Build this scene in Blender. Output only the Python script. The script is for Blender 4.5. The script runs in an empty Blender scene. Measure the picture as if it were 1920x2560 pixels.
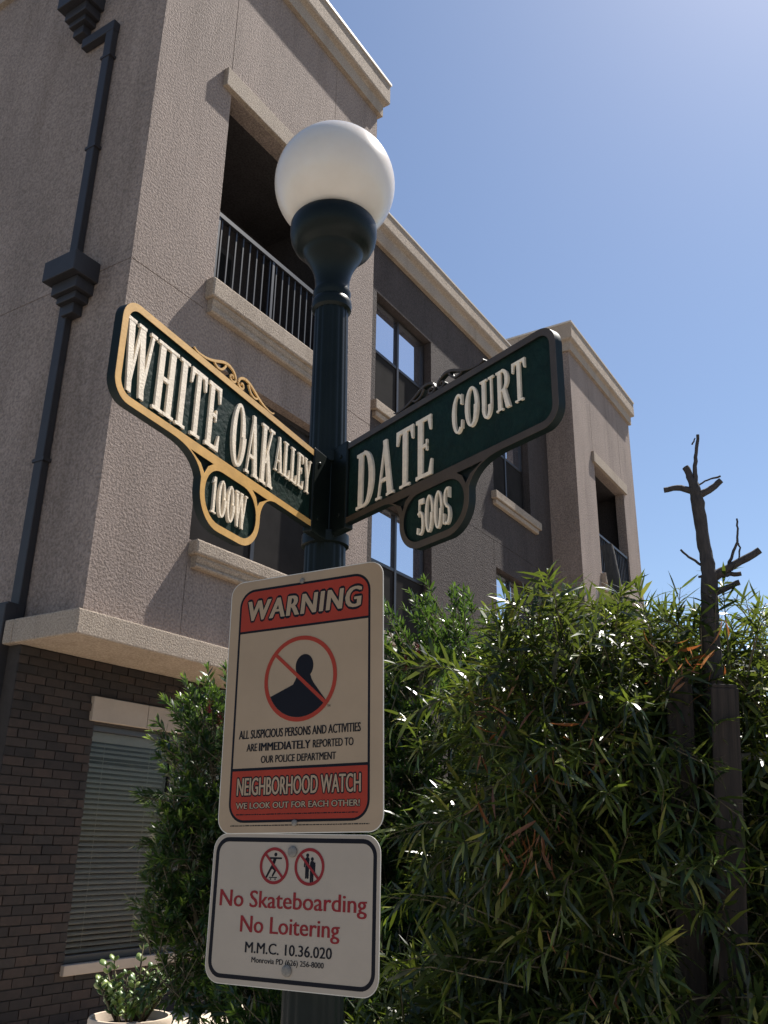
import bpy, math, random
import numpy as np
from mathutils import Vector, Matrix

random.seed(7)
SC = bpy.context.scene
COL = SC.collection
PI = math.pi

# ------------------------------------------------------------------ camera
cam_d = bpy.data.cameras.new("camera")
cam_d.sensor_fit = 'VERTICAL'
cam_d.sensor_height = 24.0
cam_d.lens = 24.0 * 2218 / 2560
cam_d.clip_start = 0.05
cam_d.clip_end = 3000
cam = bpy.data.objects.new("camera", cam_d)
COL.objects.link(cam)
cam.matrix_world = Matrix(((0.529066, -0.305093, -0.791838, 0.0),
                           (-0.848434, -0.172818, -0.500294, 0.0),
                           (0.015793, 0.936511, -0.350283, 1.6),
                           (0, 0, 0, 1)))
SC.camera = cam
SC.render.resolution_x = 768
SC.render.resolution_y = 1024

# ------------------------------------------------------------------ light
SUN = Vector((3.65, -0.90, 6.2)).normalized()
world = bpy.data.worlds.new("World")
SC.world = world
world.use_nodes = True
wn = world.node_tree
bg = wn.nodes['Background']
sky = wn.nodes.new('ShaderNodeTexSky')
sky.sky_type = 'NISHITA'
sky.sun_disc = False
sky.sun_elevation = math.asin(SUN.z)
sky.sun_rotation = math.atan2(SUN.x, SUN.y)
sky.altitude = 150
sky.air_density = 1.0
sky.dust_density = 0.55
sky.ozone_density = 2.5
wn.links.new(sky.outputs[0], bg.inputs[0])
bg.inputs[1].default_value = 0.062

sun_d = bpy.data.lights.new("sun", 'SUN')
sun_d.energy = 4.2
sun_d.angle = math.radians(0.53)
sun_d.color = (1.0, 0.945, 0.87)
sun = bpy.data.objects.new("sun", sun_d)
COL.objects.link(sun)
sun.rotation_euler = SUN.to_track_quat('Z', 'Y').to_euler()
sun.location = (20, -6, 30)

vs = SC.view_settings
vs.view_transform = 'Standard'
vs.look = 'None'
vs.exposure = 1.15
vs.gamma = 1.0
vs.use_curve_mapping = False


# ------------------------------------------------------------------ helpers
def srgb(r, g, b):
    f = lambda c: (c / 255 / 12.92) if c / 255 <= 0.04045 else ((c / 255 + 0.055) / 1.055) ** 2.4
    return (f(r), f(g), f(b), 1)


class MB:
    """collects shapes for one mesh"""
    def __init__(self):
        self.v = []
        self.f = []

    def add(self, verts, faces):
        o = len(self.v)
        self.v += [tuple(p) for p in verts]
        self.f += [tuple(i + o for i in q) for q in faces]

    def box(self, x0, x1, y0, y1, z0, z1):
        v = [(x0, y0, z0), (x1, y0, z0), (x1, y1, z0), (x0, y1, z0),
             (x0, y0, z1), (x1, y0, z1), (x1, y1, z1), (x0, y1, z1)]
        self.add(v, [(0, 3, 2, 1), (4, 5, 6, 7), (0, 1, 5, 4), (1, 2, 6, 5), (2, 3, 7, 6), (3, 0, 4, 7)])
        return self

    def prism(self, poly, yf, yb):
        """poly in (x,z), counter-clockwise seen from -Y; front at yf, back at yb"""
        n = len(poly)
        a = sum(poly[i][0] * poly[(i + 1) % n][1] - poly[(i + 1) % n][0] * poly[i][1] for i in range(n))
        if a < 0:
            poly = poly[::-1]
        v = [(x, yf, z) for x, z in poly] + [(x, yb, z) for x, z in poly]
        f = [tuple(range(n)), tuple(range(2 * n - 1, n - 1, -1))]
        f += [(i, i + n, (i + 1) % n + n, (i + 1) % n) for i in range(n)]
        self.add(v, f)
        return self

    def tube(self, pts, rads, seg=8, cap=True):
        pts = [Vector(p) for p in pts]
        if not hasattr(rads, '__len__'):
            rads = [rads] * len(pts)
        o = len(self.v)
        n = len(pts)
        ref = None
        for i, p in enumerate(pts):
            t = (pts[min(i + 1, n - 1)] - pts[max(i - 1, 0)]).normalized()
            if ref is None:
                ref = t.orthogonal().normalized()
            ref = (ref - t * ref.dot(t)).normalized()
            b = t.cross(ref)
            for k in range(seg):
                a = 2 * PI * k / seg
                self.v.append(tuple(p + (ref * math.cos(a) + b * math.sin(a)) * rads[i]))
        for i in range(n - 1):
            for k in range(seg):
                k2 = (k + 1) % seg
                self.f.append((o + i * seg + k, o + i * seg + k2, o + (i + 1) * seg + k2, o + (i + 1) * seg + k))
        if cap:
            self.f.append(tuple(o + k for k in range(seg))[::-1])
            self.f.append(tuple(o + (n - 1) * seg + k for k in range(seg)))
        return self

    def lathe(self, prof, seg=64, cx=0, cy=0, rfun=None):
        """prof: (r,z) bottom to top"""
        o = len(self.v)
        for r, z in prof:
            for k in range(seg):
                a = 2 * PI * k / seg
                rr = r * (rfun(a, z) if rfun else 1)
                self.v.append((cx + rr * math.cos(a), cy + rr * math.sin(a), z))
        n = len(prof)
        for i in range(n - 1):
            for k in range(seg):
                k2 = (k + 1) % seg
                self.f.append((o + i * seg + k, o + i * seg + k2, o + (i + 1) * seg + k2, o + (i + 1) * seg + k))
        self.f.append(tuple(o + k for k in range(seg))[::-1])
        self.f.append(tuple(o + (n - 1) * seg + k for k in range(seg)))
        return self

    def mesh(self, name, mat, smooth=False, auto=None):
        me = bpy.data.meshes.new(name)
        me.from_pydata(self.v, [], self.f)
        if mat:
            me.materials.append(mat)
        if smooth:
            for p in me.polygons:
                p.use_smooth = True
            if auto is not None:
                me.set_sharp_from_angle(angle=math.radians(auto))
        me.update()
        return me

    def build(self, name, mat, parent=None, smooth=False, auto=None, bevel=None):
        o = link(name, self.mesh(name, mat, smooth, auto), parent)
        if bevel:
            m = o.modifiers.new("bevel", 'BEVEL')
            m.width = bevel
            m.segments = 2
            m.limit_method = 'ANGLE'
            m.angle_limit = math.radians(40)
        return o


def link(name, me, parent=None, loc=None):
    o = bpy.data.objects.new(name, me)
    COL.objects.link(o)
    if parent is not None:
        o.parent = parent
    if loc is not None:
        o.location = loc
    return o


def tag(o, label, cat, group=None):
    o['label'] = label
    o['category'] = cat
    if group:
        o['group'] = group
    return o


def empty(name, loc=(0, 0, 0), rotz=0):
    o = bpy.data.objects.new(name, None)
    o.empty_display_size = 0.1
    COL.objects.link(o)
    o.location = loc
    o.rotation_euler = (0, 0, rotz)
    return o


def box(name, mat, parent, x0, x1, y0, y1, z0, z1, bevel=None):
    return MB().box(x0, x1, y0, y1, z0, z1).build(name, mat, parent, bevel=bevel)


# ------------------------------------------------------------------ materials
def new_mat(name):
    m = bpy.data.materials.new(name)
    m.use_nodes = True
    nt = m.node_tree
    return m, nt, nt.nodes['Principled BSDF']


def N(nt, typ, **kw):
    n = nt.nodes.new(typ)
    for k, v in kw.items():
        if k in n.inputs:
            n.inputs[k].default_value = v
        else:
            setattr(n, k, v)
    return n


def ramp(nt, src, stops):
    r = nt.nodes.new('ShaderNodeValToRGB')
    e = r.color_ramp.elements
    while len(e) < len(stops):
        e.new(0.5)
    for i, (p, c) in enumerate(stops):
        e[i].position = p
        e[i].color = c if len(c) == 4 else (*c, 1)
    nt.links.new(src, r.inputs[0])
    return r


def simple(name, col, rough=0.5, metal=0.0, spec=0.5, var=0.12, scale=14, bump=0.0, bscale=120, coord='Object'):
    """plain paint / metal with mottling and a fine bump"""
    m, nt, p = new_mat(name)
    tc = N(nt, 'ShaderNodeTexCoord')
    nz = N(nt, 'ShaderNodeTexNoise', Scale=scale, Detail=5.0, Roughness=0.6)
    nt.links.new(tc.outputs[coord], nz.inputs['Vector'])
    c = Vector(col[:3])
    r = ramp(nt, nz.outputs[0], [(0.3, tuple(c * (1 - var))), (0.7, tuple(c * (1 + var)))])
    nt.links.new(r.outputs[0], p.inputs['Base Color'])
    p.inputs['Roughness'].default_value = rough
    p.inputs['Metallic'].default_value = metal
    p.inputs['Specular IOR Level'].default_value = spec
    if bump:
        nb = N(nt, 'ShaderNodeTexNoise', Scale=bscale, Detail=4.0)
        nt.links.new(tc.outputs[coord], nb.inputs['Vector'])
        b = N(nt, 'ShaderNodeBump', Strength=bump, Distance=0.004)
        nt.links.new(nb.outputs[0], b.inputs['Height'])
        nt.links.new(b.outputs[0], p.inputs['Normal'])
    return m


def stucco(name, col, var=0.15, grain=38, strength=0.85, dist=0.022):
    m, nt, p = new_mat(name)
    tc = N(nt, 'ShaderNodeTexCoord')
    big = N(nt, 'ShaderNodeTexNoise', Scale=1.3, Detail=6.0, Roughness=0.65)
    fine = N(nt, 'ShaderNodeTexNoise', Scale=grain, Detail=2.0, Roughness=0.6)
    vor = N(nt, 'ShaderNodeTexNoise', Scale=grain * 1.9, Detail=4.0, Roughness=0.9)
    mapn = N(nt, 'ShaderNodeMapping')
    mapn.inputs['Scale'].default_value = (1, 1, 0.35)
    nt.links.new(tc.outputs['Object'], mapn.inputs['Vector'])
    nt.links.new(mapn.outputs[0], big.inputs['Vector'])
    nt.links.new(tc.outputs['Object'], fine.inputs['Vector'])
    nt.links.new(tc.outputs['Object'], vor.inputs['Vector'])
    c = Vector(col[:3])
    r1 = ramp(nt, big.outputs[0], [(0.3, tuple(c * (1 - var))), (0.72, tuple(c * (1 + var)))])
    r2 = ramp(nt, fine.outputs[0], [(0.3, (0.55, 0.54, 0.53)), (0.65, (1.2, 1.2, 1.2))])
    mx = N(nt, 'ShaderNodeMix', data_type='RGBA', blend_type='MULTIPLY')
    mx.inputs[0].default_value = 0.8
    nt.links.new(r1.outputs[0], mx.inputs[6])
    nt.links.new(r2.outputs[0], mx.inputs[7])
    # rain streaks and grime, long in z
    mp2 = N(nt, 'ShaderNodeMapping')
    mp2.inputs['Scale'].default_value = (2.6, 2.6, 0.32)
    nt.links.new(tc.outputs['Object'], mp2.inputs['Vector'])
    stk = N(nt, 'ShaderNodeTexNoise', Scale=1.0, Detail=7.0, Roughness=0.7)
    nt.links.new(mp2.outputs[0], stk.inputs['Vector'])
    r3 = ramp(nt, stk.outputs[0], [(0.36, (0.74, 0.72, 0.70)), (0.5, (1, 1, 1)), (0.7, (1.06, 1.05, 1.03))])
    mx3 = N(nt, 'ShaderNodeMix', data_type='RGBA', blend_type='MULTIPLY')
    mx3.inputs[0].default_value = 0.5
    nt.links.new(mx.outputs[2], mx3.inputs[6])
    nt.links.new(r3.outputs[0], mx3.inputs[7])
    nt.links.new(mx3.outputs[2], p.inputs['Base Color'])
    p.inputs['Roughness'].default_value = 0.9
    p.inputs['Specular IOR Level'].default_value = 0.25
    ad = N(nt, 'ShaderNodeMath', operation='ADD')
    nt.links.new(fine.outputs[0], ad.inputs[0])
    vm_ = N(nt, 'ShaderNodeMath', operation='MULTIPLY')
    vm_.inputs[1].default_value = 0.35
    nt.links.new(vor.outputs[0], vm_.inputs[0])
    nt.links.new(vm_.outputs[0], ad.inputs[1])
    b = N(nt, 'ShaderNodeBump', Strength=strength, Distance=dist)
    nt.links.new(ad.outputs[0], b.inputs['Height'])
    nt.links.new(b.outputs[0], p.inputs['Normal'])
    return m


M = {}
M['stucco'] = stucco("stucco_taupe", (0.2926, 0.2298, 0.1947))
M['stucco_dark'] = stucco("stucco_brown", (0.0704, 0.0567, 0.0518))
M['trim'] = stucco("trim_cream_stucco", (0.3925, 0.3165, 0.2468), var=0.06, grain=60, strength=0.9, dist=0.016)
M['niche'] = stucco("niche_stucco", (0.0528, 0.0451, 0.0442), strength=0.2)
M['flashing'] = simple("metal_flashing", (0.5400, 0.4800, 0.4050), 0.5, 0.0, 0.5, 0.05)
M['bronze'] = simple("bronze_window_frame", (0.0264, 0.0228, 0.0216), 0.4, 0.0, 0.5, 0.1)
M['iron'] = simple("black_painted_iron", (0.0184, 0.0189, 0.0231), 0.45, 0.0, 0.5, 0.15)
M['downspout'] = simple("dark_downspout_paint", (0.0252, 0.0224, 0.0238), 0.55, 0.0, 0.4, 0.15, 6)
M['lamp_paint'] = simple("dark_green_lamp_paint", (0.0066, 0.0094, 0.0083), 0.34, 0.0, 0.16, 0.25, 9, 0.12, 260)
M['sign_green'] = simple("sign_green_paint", (0.0063, 0.0189, 0.0147), 0.6, 0.0, 0.10, 0.3, 30, 0.75, 75)
M['sign_edge'] = simple("sign_edge_paint", (0.0048, 0.0096, 0.0090), 0.55, 0.0, 0.2, 0.2, 30, 0.1)
M['gold'] = simple("gold_sign_paint", (0.6000, 0.3525, 0.1125), 0.42, 0.1, 0.5, 0.14, 26, 0.1, 200)
M['gold_dark'] = simple("dark_gold_paint", (0.0512, 0.0355, 0.0223), 0.5, 0.0, 0.4, 0.2, 26, 0.1, 200)  # much darker gold tone for the second name board's frame and scroll
M['letter'] = simple("cream_letter_paint", (0.7750, 0.6625, 0.5125), 0.55, 0.0, 0.4, 0.12, 60, 0.35, 260)
M['aluminium'] = simple("aluminium_edge", (0.5700, 0.5250, 0.4650), 0.45, 0.2, 0.5, 0.08, 20)
M['sheet_cream'] = simple("sheeting_cream", (0.3080, 0.2240, 0.1478), 0.5, 0.0, 0.15, 0.06, 7, 0.05)
M['sheet_white'] = simple("sheeting_white", (0.3168, 0.2650, 0.2131), 0.5, 0.0, 0.2, 0.05, 7, 0.12, 420)
M['print_red'] = simple("printed_red", (0.2760, 0.0336, 0.0192), 0.5, 0.0, 0.12, 0.08, 9)
M['print_crimson'] = simple("printed_crimson", (0.1920, 0.0168, 0.0204), 0.5, 0.0, 0.12, 0.08, 30)
M['print_black'] = simple("printed_black", (0.0060, 0.0060, 0.0096), 0.55, 0.0, 0.12, 0.1)
M['bolt'] = simple("weathered_steel_bolt", (0.1500, 0.1350, 0.1170), 0.55, 0.2, 0.5, 0.3, 120)
M['blind'] = simple("blind_slat", (0.4250, 0.4062, 0.3625), 0.6, 0.0, 0.3, 0.05)
M['blind_cord'] = simple("blind_cord", (0.5, 0.48, 0.42), 0.8)
M['stone'] = simple("cast_stone", (0.3380, 0.2795, 0.2275), 0.85, 0.0, 0.3, 0.08, 5, 0.3, 150)
M['mortar'] = simple("mortar", (0.0467, 0.0393, 0.0346), 0.95, 0.0, 0.2, 0.2, 12, 0.4, 120)
M['interior'] = simple("dark_interior", (0.03, 0.028, 0.026), 0.9)
M['curtain'] = simple("pale_curtain", (0.4500, 0.4300, 0.4200), 0.9)
M['screen'] = simple("insect_screen", (0.0260, 0.0234, 0.0221), 0.9, 0.0, 0.05, 0.2, 3)
M['door'] = simple("balcony_door", (0.05, 0.045, 0.042), 0.5)
M['pot'] = simple("beige_pot", (0.5700, 0.4650, 0.3600), 0.8, 0.0, 0.3, 0.1, 9, 0.3, 60)
M['soil'] = simple("potting_soil", (0.03, 0.022, 0.016), 1.0, bump=0.8, bscale=40)
M['concrete'] = simple("concrete_paving", (0.3920, 0.3640, 0.3290), 0.9, 0.0, 0.2, 0.12, 2.5, 0.3, 60)
M['walk'] = simple("pale_concrete_walk", (0.5750, 0.4830, 0.3795), 0.9, 0.0, 0.2, 0.1, 2.5, 0.3, 60)
M['asphalt'] = simple("worn_asphalt", (0.1950, 0.1846, 0.1690), 0.9, 0.0, 0.2, 0.2, 4, 0.5, 90)
M['dirt'] = simple("planting_soil", (0.0910, 0.0676, 0.0494), 1.0, 0.0, 0.2, 0.3, 6, 0.8, 30)
M['galv'] = simple("smoke_sensor", (0.25, 0.24, 0.23), 0.5)

# brick: colour changes from brick to brick
m, nt, p = new_mat("brown_brick")
oi = N(nt, 'ShaderNodeObjectInfo')
tc = N(nt, 'ShaderNodeTexCoord')
r = ramp(nt, oi.outputs['Random'], [(0.0, (0.015, 0.011, 0.010)), (0.4, (0.027, 0.018, 0.0145)), (0.75, (0.040, 0.025, 0.019)), (1.0, (0.022, 0.018, 0.016))])
vm = N(nt, 'ShaderNodeVectorMath', operation='ADD')
nt.links.new(tc.outputs['Object'], vm.inputs[0])
nt.links.new(oi.outputs['Location'], vm.inputs[1])
nz = N(nt, 'ShaderNodeTexNoise', Scale=18.0, Detail=6.0, Roughness=0.7)
nt.links.new(vm.outputs[0], nz.inputs['Vector'])
r2 = ramp(nt, nz.outputs[0], [(0.3, (0.6, 0.6, 0.6)), (0.62, (1.1, 1.1, 1.1)), (0.78, (2.2, 2.2, 2.1))])
mx = N(nt, 'ShaderNodeMix', data_type='RGBA', blend_type='MULTIPLY')
mx.inputs[0].default_value = 1.0
nt.links.new(r.outputs[0], mx.inputs[6])
nt.links.new(r2.outputs[0], mx.inputs[7])
nt.links.new(mx.outputs[2], p.inputs['Base Color'])
p.inputs['Roughness'].default_value = 0.9
nb = N(nt, 'ShaderNodeTexNoise', Scale=110.0, Detail=5.0)
nt.links.new(vm.outputs[0], nb.inputs['Vector'])
b = N(nt, 'ShaderNodeBump', Strength=0.6, Distance=0.005)
nt.links.new(nb.outputs[0], b.inputs['Height'])
nt.links.new(b.outputs[0], p.inputs['Normal'])
M['brick'] = m


def glass_mat(name, base, refl, rough=0.02, tint=(0.86, 0.9, 1.0)):
    """coated window glass: mirror layer over a dark room"""
    m, nt, p = new_mat(name)
    p.inputs['Base Color'].default_value = (*base, 1)
    p.inputs['Roughness'].default_value = 0.3
    p.inputs['Specular IOR Level'].default_value = 0.2
    g = N(nt, 'ShaderNodeBsdfGlossy', Roughness=rough)
    g.inputs['Color'].default_value = (*tint, 1)
    tc = N(nt, 'ShaderNodeTexCoord')
    nz = N(nt, 'ShaderNodeTexNoise', Scale=0.9, Detail=1.0)
    nt.links.new(tc.outputs['Object'], nz.inputs['Vector'])
    b = N(nt, 'ShaderNodeBump', Strength=0.05, Distance=0.05)
    nt.links.new(nz.outputs[0], b.inputs['Height'])
    nt.links.new(b.outputs[0], g.inputs['Normal'])
    fr = N(nt, 'ShaderNodeFresnel', IOR=1.5)
    ad = N(nt, 'ShaderNodeMath', operation='ADD', use_clamp=True)
    nt.links.new(fr.outputs[0], ad.inputs[0])
    ad.inputs[1].default_value = refl
    ms = N(nt, 'ShaderNodeMixShader')
    nt.links.new(ad.outputs[0], ms.inputs[0])
    nt.links.new(p.outputs[0], ms.inputs[1])
    nt.links.new(g.outputs[0], ms.inputs[2])
    nt.links.new(ms.outputs[0], nt.nodes['Material Output'].inputs[0])
    return m


M['glass'] = glass_mat("coated_window_glass", (0.13, 0.135, 0.16), 0.66, tint=(0.94, 0.95, 1.0))
M['glass_dark'] = glass_mat("dark_window_glass", (0.02, 0.02, 0.02), 0.02)

# clear glass in front of the blinds
m, nt, p = new_mat("clear_glass")
tr = N(nt, 'ShaderNodeBsdfTransparent')
tr.inputs[0].default_value = (0.84, 0.83, 0.80, 1)
g = N(nt, 'ShaderNodeBsdfGlossy', Roughness=0.03)
fr = N(nt, 'ShaderNodeFresnel', IOR=1.22)
ms = N(nt, 'ShaderNodeMixShader')
nt.links.new(fr.outputs[0], ms.inputs[0])
nt.links.new(tr.outputs[0], ms.inputs[1])
nt.links.new(g.outputs[0], ms.inputs[2])
nt.links.new(ms.outputs[0], nt.nodes['Material Output'].inputs[0])
M['clear'] = m

# opal acrylic of the lamp globe
m, nt, p = new_mat("opal_acrylic")
tc = N(nt, 'ShaderNodeTexCoord')
nz = N(nt, 'ShaderNodeTexNoise', Scale=3.0, Detail=6.0, Roughness=0.7)
nt.links.new(tc.outputs['Object'], nz.inputs['Vector'])
r = ramp(nt, nz.outputs[0], [(0.3, (0.63, 0.56, 0.48)), (0.7, (0.69, 0.63, 0.56))])
nt.links.new(r.outputs[0], p.inputs['Base Color'])
p.inputs['Roughness'].default_value = 0.22
p.inputs['Subsurface Weight'].default_value = 1.0
p.inputs['Subsurface Radius'].default_value = (1.0, 0.9, 0.8)
p.inputs['Subsurface Scale'].default_value = 0.035
M['opal'] = m


def leaf_mat(name, stops, trans=0.45, tcol=(0.30, 0.42, 0.04), rough=0.38, tip=(0.25, 0.38, 0.04)):
    m, nt, p = new_mat(name)
    ge = N(nt, 'ShaderNodeNewGeometry')
    oi = N(nt, 'ShaderNodeObjectInfo')
    ad = N(nt, 'ShaderNodeMath', operation='ADD')
    nt.links.new(ge.outputs['Random Per Island'], ad.inputs[0])
    nt.links.new(oi.outputs['Random'], ad.inputs[1])
    fr = N(nt, 'ShaderNodeMath', operation='FRACT')
    nt.links.new(ad.outputs[0], fr.inputs[0])
    r = ramp(nt, fr.outputs[0], stops)
    at = N(nt, 'ShaderNodeAttribute', attribute_name="young")
    mx = N(nt, 'ShaderNodeMix', data_type='RGBA')
    nt.links.new(at.outputs['Fac'], mx.inputs[0])
    nt.links.new(r.outputs[0], mx.inputs[6])
    mx.inputs[7].default_value = (*tip, 1)
    nt.links.new(mx.outputs[2], p.inputs['Base Color'])
    p.inputs['Roughness'].default_value = rough
    p.inputs['Specular IOR Level'].default_value = 0.55
    tl = N(nt, 'ShaderNodeBsdfTranslucent')
    m2 = N(nt, 'ShaderNodeMix', data_type='RGBA', blend_type='MIX')
    m2.inputs[0].default_value = 0.5
    nt.links.new(mx.outputs[2], m2.inputs[6])
    m2.inputs[7].default_value = (*tcol, 1)
    nt.links.new(m2.outputs[2], tl.inputs[0])
    ms = N(nt, 'ShaderNodeMixShader')
    ms.inputs[0].default_value = trans
    nt.links.new(p.outputs[0], ms.inputs[1])
    nt.links.new(tl.outputs[0], ms.inputs[2])
    nt.links.new(ms.outputs[0], nt.nodes['Material Output'].inputs[0])
    return m


M['leaf_long'] = leaf_mat("long_leaf", [(0.0, (0.012, 0.022, 0.009)), (0.55, (0.022, 0.037, 0.011)), (0.78, (0.050, 0.070, 0.016)), (0.92, (0.15, 0.17, 0.03)), (1.0, (0.30, 0.27, 0.07))], 0.27, (0.26, 0.34, 0.03), rough=0.34)
M['leaf_brush'] = leaf_mat("brush_leaf", [(0.0, (0.012, 0.026, 0.011)), (0.6, (0.023, 0.050, 0.016)), (1.0, (0.050, 0.090, 0.022))], 0.27, (0.20, 0.36, 0.04), tip=(0.30, 0.42, 0.05), rough=0.32)
M['leaf_pale'] = leaf_mat("pale_leaf", [(0.0, (0.048, 0.088, 0.021)), (0.6, (0.096, 0.144, 0.029)), (1.0, (0.224, 0.256, 0.048))], 0.42, (0.480, 0.576, 0.064))
M['leaf_jade'] = leaf_mat("jade_leaf", [(0.0, (0.080, 0.144, 0.048)), (0.6, (0.144, 0.224, 0.072)), (1.0, (0.272, 0.336, 0.096))], 0.25, (0.560, 0.600, 0.128))
M['leaf_dry'] = leaf_mat("dry_leaf", [(0.0, (0.10, 0.035, 0.013)), (0.6, (0.20, 0.070, 0.022)), (1.0, (0.34, 0.19, 0.08))], 0.4, (0.44, 0.13, 0.03))
M['flower'] = simple("bottlebrush_red", (0.22, 0.012, 0.022), 0.8)

# bark and sawn wood
def wood(name, c0, c1, zs, bump):
    m, nt, p = new_mat(name)
    tc = N(nt, 'ShaderNodeTexCoord')
    mp = N(nt, 'ShaderNodeMapping')
    mp.inputs['Scale'].default_value = (1, 1, zs)
    nt.links.new(tc.outputs['Object'], mp.inputs['Vector'])
    nz = N(nt, 'ShaderNodeTexNoise', Scale=70.0, Detail=5.0, Roughness=0.65)
    nt.links.new(mp.outputs[0], nz.inputs['Vector'])
    r = ramp(nt, nz.outputs[0], [(0.32, c0), (0.68, c1)])
    nt.links.new(r.outputs[0], p.inputs['Base Color'])
    p.inputs['Roughness'].default_value = 0.85
    b = N(nt, 'ShaderNodeBump', Strength=bump, Distance=0.006)
    nt.links.new(nz.outputs[0], b.inputs['Height'])
    nt.links.new(b.outputs[0], p.inputs['Normal'])
    return m

M['bark'] = wood("dark_bark", (0.026, 0.02, 0.017), (0.06, 0.047, 0.04), 0.3, 0.7)
M['stem'] = wood("shrub_stem", (0.07, 0.055, 0.035), (0.16, 0.125, 0.065), 0.3, 0.5)
M['cut'] = wood("sawn_wood_end", (0.20, 0.14, 0.09), (0.32, 0.24, 0.16), 1.0, 0.3)
M['lumber'] = wood("weathered_lumber", (0.012, 0.008, 0.006), (0.038, 0.026, 0.019), 0.03, 0.8)
M['grey_wood'] = wood("grey_weathered_wood", (0.16, 0.14, 0.12), (0.30, 0.27, 0.23), 0.2, 0.5)

# ------------------------------------------------------------------ ground
def struct(o):
    o['kind'] = 'structure'
    return o

struct(box("ground", M['asphalt'], None, -300, 300, -300, 300, -0.3, 0.0))
struct(box("pavement", M['concrete'], None, -1.0, 2.5, -8.0, 20.0, -0.2, 0.12, 0.01))
struct(box("walkway", M['walk'], None, 2.504, 40, 4.304, 6.95, -0.2, 0.12, 0.01))
struct(box("planting_bed", M['dirt'], None, 2.504, 24, -1.6, 4.3, -0.1, 0.135))
G0 = 0.12

# ------------------------------------------------------------------ apartment building
B = empty("apartment_building", (4.8, 6.0, G0))
tag(B, "three-storey taupe stucco apartment building with brick base and stepped cornices", "building")
bpy.context.view_layer.update()
BINV = B.matrix_world.inverted()


class Facade(MB):
    """wall sheet in the plane axis=const with openings that have reveals and back faces"""
    def __init__(self, axis, c, a0, a1, z0, z1, openings, inward=1):
        super().__init__()
        xs = sorted({a0, a1, *[q for o in openings for q in (o[0], o[1])]})
        zs = sorted({z0, z1, *[q for o in openings for q in (o[2], o[3])]})
        def P(a, d, z):
            return (a, c + d * inward, z) if axis == 'y' else (c + d * inward, a, z)
        for i in range(len(xs) - 1):
            for j in range(len(zs) - 1):
                xm, zm = (xs[i] + xs[i + 1]) / 2, (zs[j] + zs[j + 1]) / 2
                if any(o[0] < xm < o[1] and o[2] < zm < o[3] for o in openings):
                    continue
                self.add([P(xs[i], 0, zs[j]), P(xs[i + 1], 0, zs[j]), P(xs[i + 1], 0, zs[j + 1]), P(xs[i], 0, zs[j + 1])], [(0, 1, 2, 3)])
        for o in openings:
            x0, x1, q0, q1, d, back = o
            self.add([P(x0, 0, q0), P(x0, d, q0), P(x0, d, q1), P(x0, 0, q1)], [(0, 1, 2, 3)])
            self.add([P(x1, 0, q0), P(x1, d, q0), P(x1, d, q1), P(x1, 0, q1)], [(0, 3, 2, 1)])
            self.add([P(x0, 0, q0), P(x1, 0, q0), P(x1, d, q0), P(x0, d, q0)], [(0, 1, 2, 3)])
            self.add([P(x0, 0, q1), P(x1, 0, q1), P(x1, d, q1), P(x0, d, q1)], [(0, 3, 2, 1)])
            if back:
                self.add([P(x0, d, q0), P(x1, d, q0), P(x1, d, q1), P(x0, d, q1)], [(0, 1, 2, 3)])


def bpart(name, mb, mat, parent=None, smooth=False, auto=None, bevel=None):
    """a part of the building: coordinates are given in world space"""
    o = mb.build(name, mat, None, smooth, auto, bevel)
    o.parent = parent if parent else B
    if not parent:                      # a part of a part hangs in the part's own (world-aligned) frame
        o.matrix_parent_inverse = BINV
    return o


def bbox(name, mat, x0, x1, y0, y1, z0, z1, parent=None, bevel=0.006):
    return bpart(name, MB().box(x0, x1, y0, y1, z0, z1), mat, parent, bevel=bevel)


JW = 0.0045   # half width of a control joint
JD = 0.007
XL, XR, YF = 4.8, 9.1, 6.0
FXL, FXR = 17.36, 21.8
YB = 6.65
ZB = 3.14      # underside of the stone band
ZT = 12.38     # underside of the top cornice


def grooved(groups):
    return groups


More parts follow.
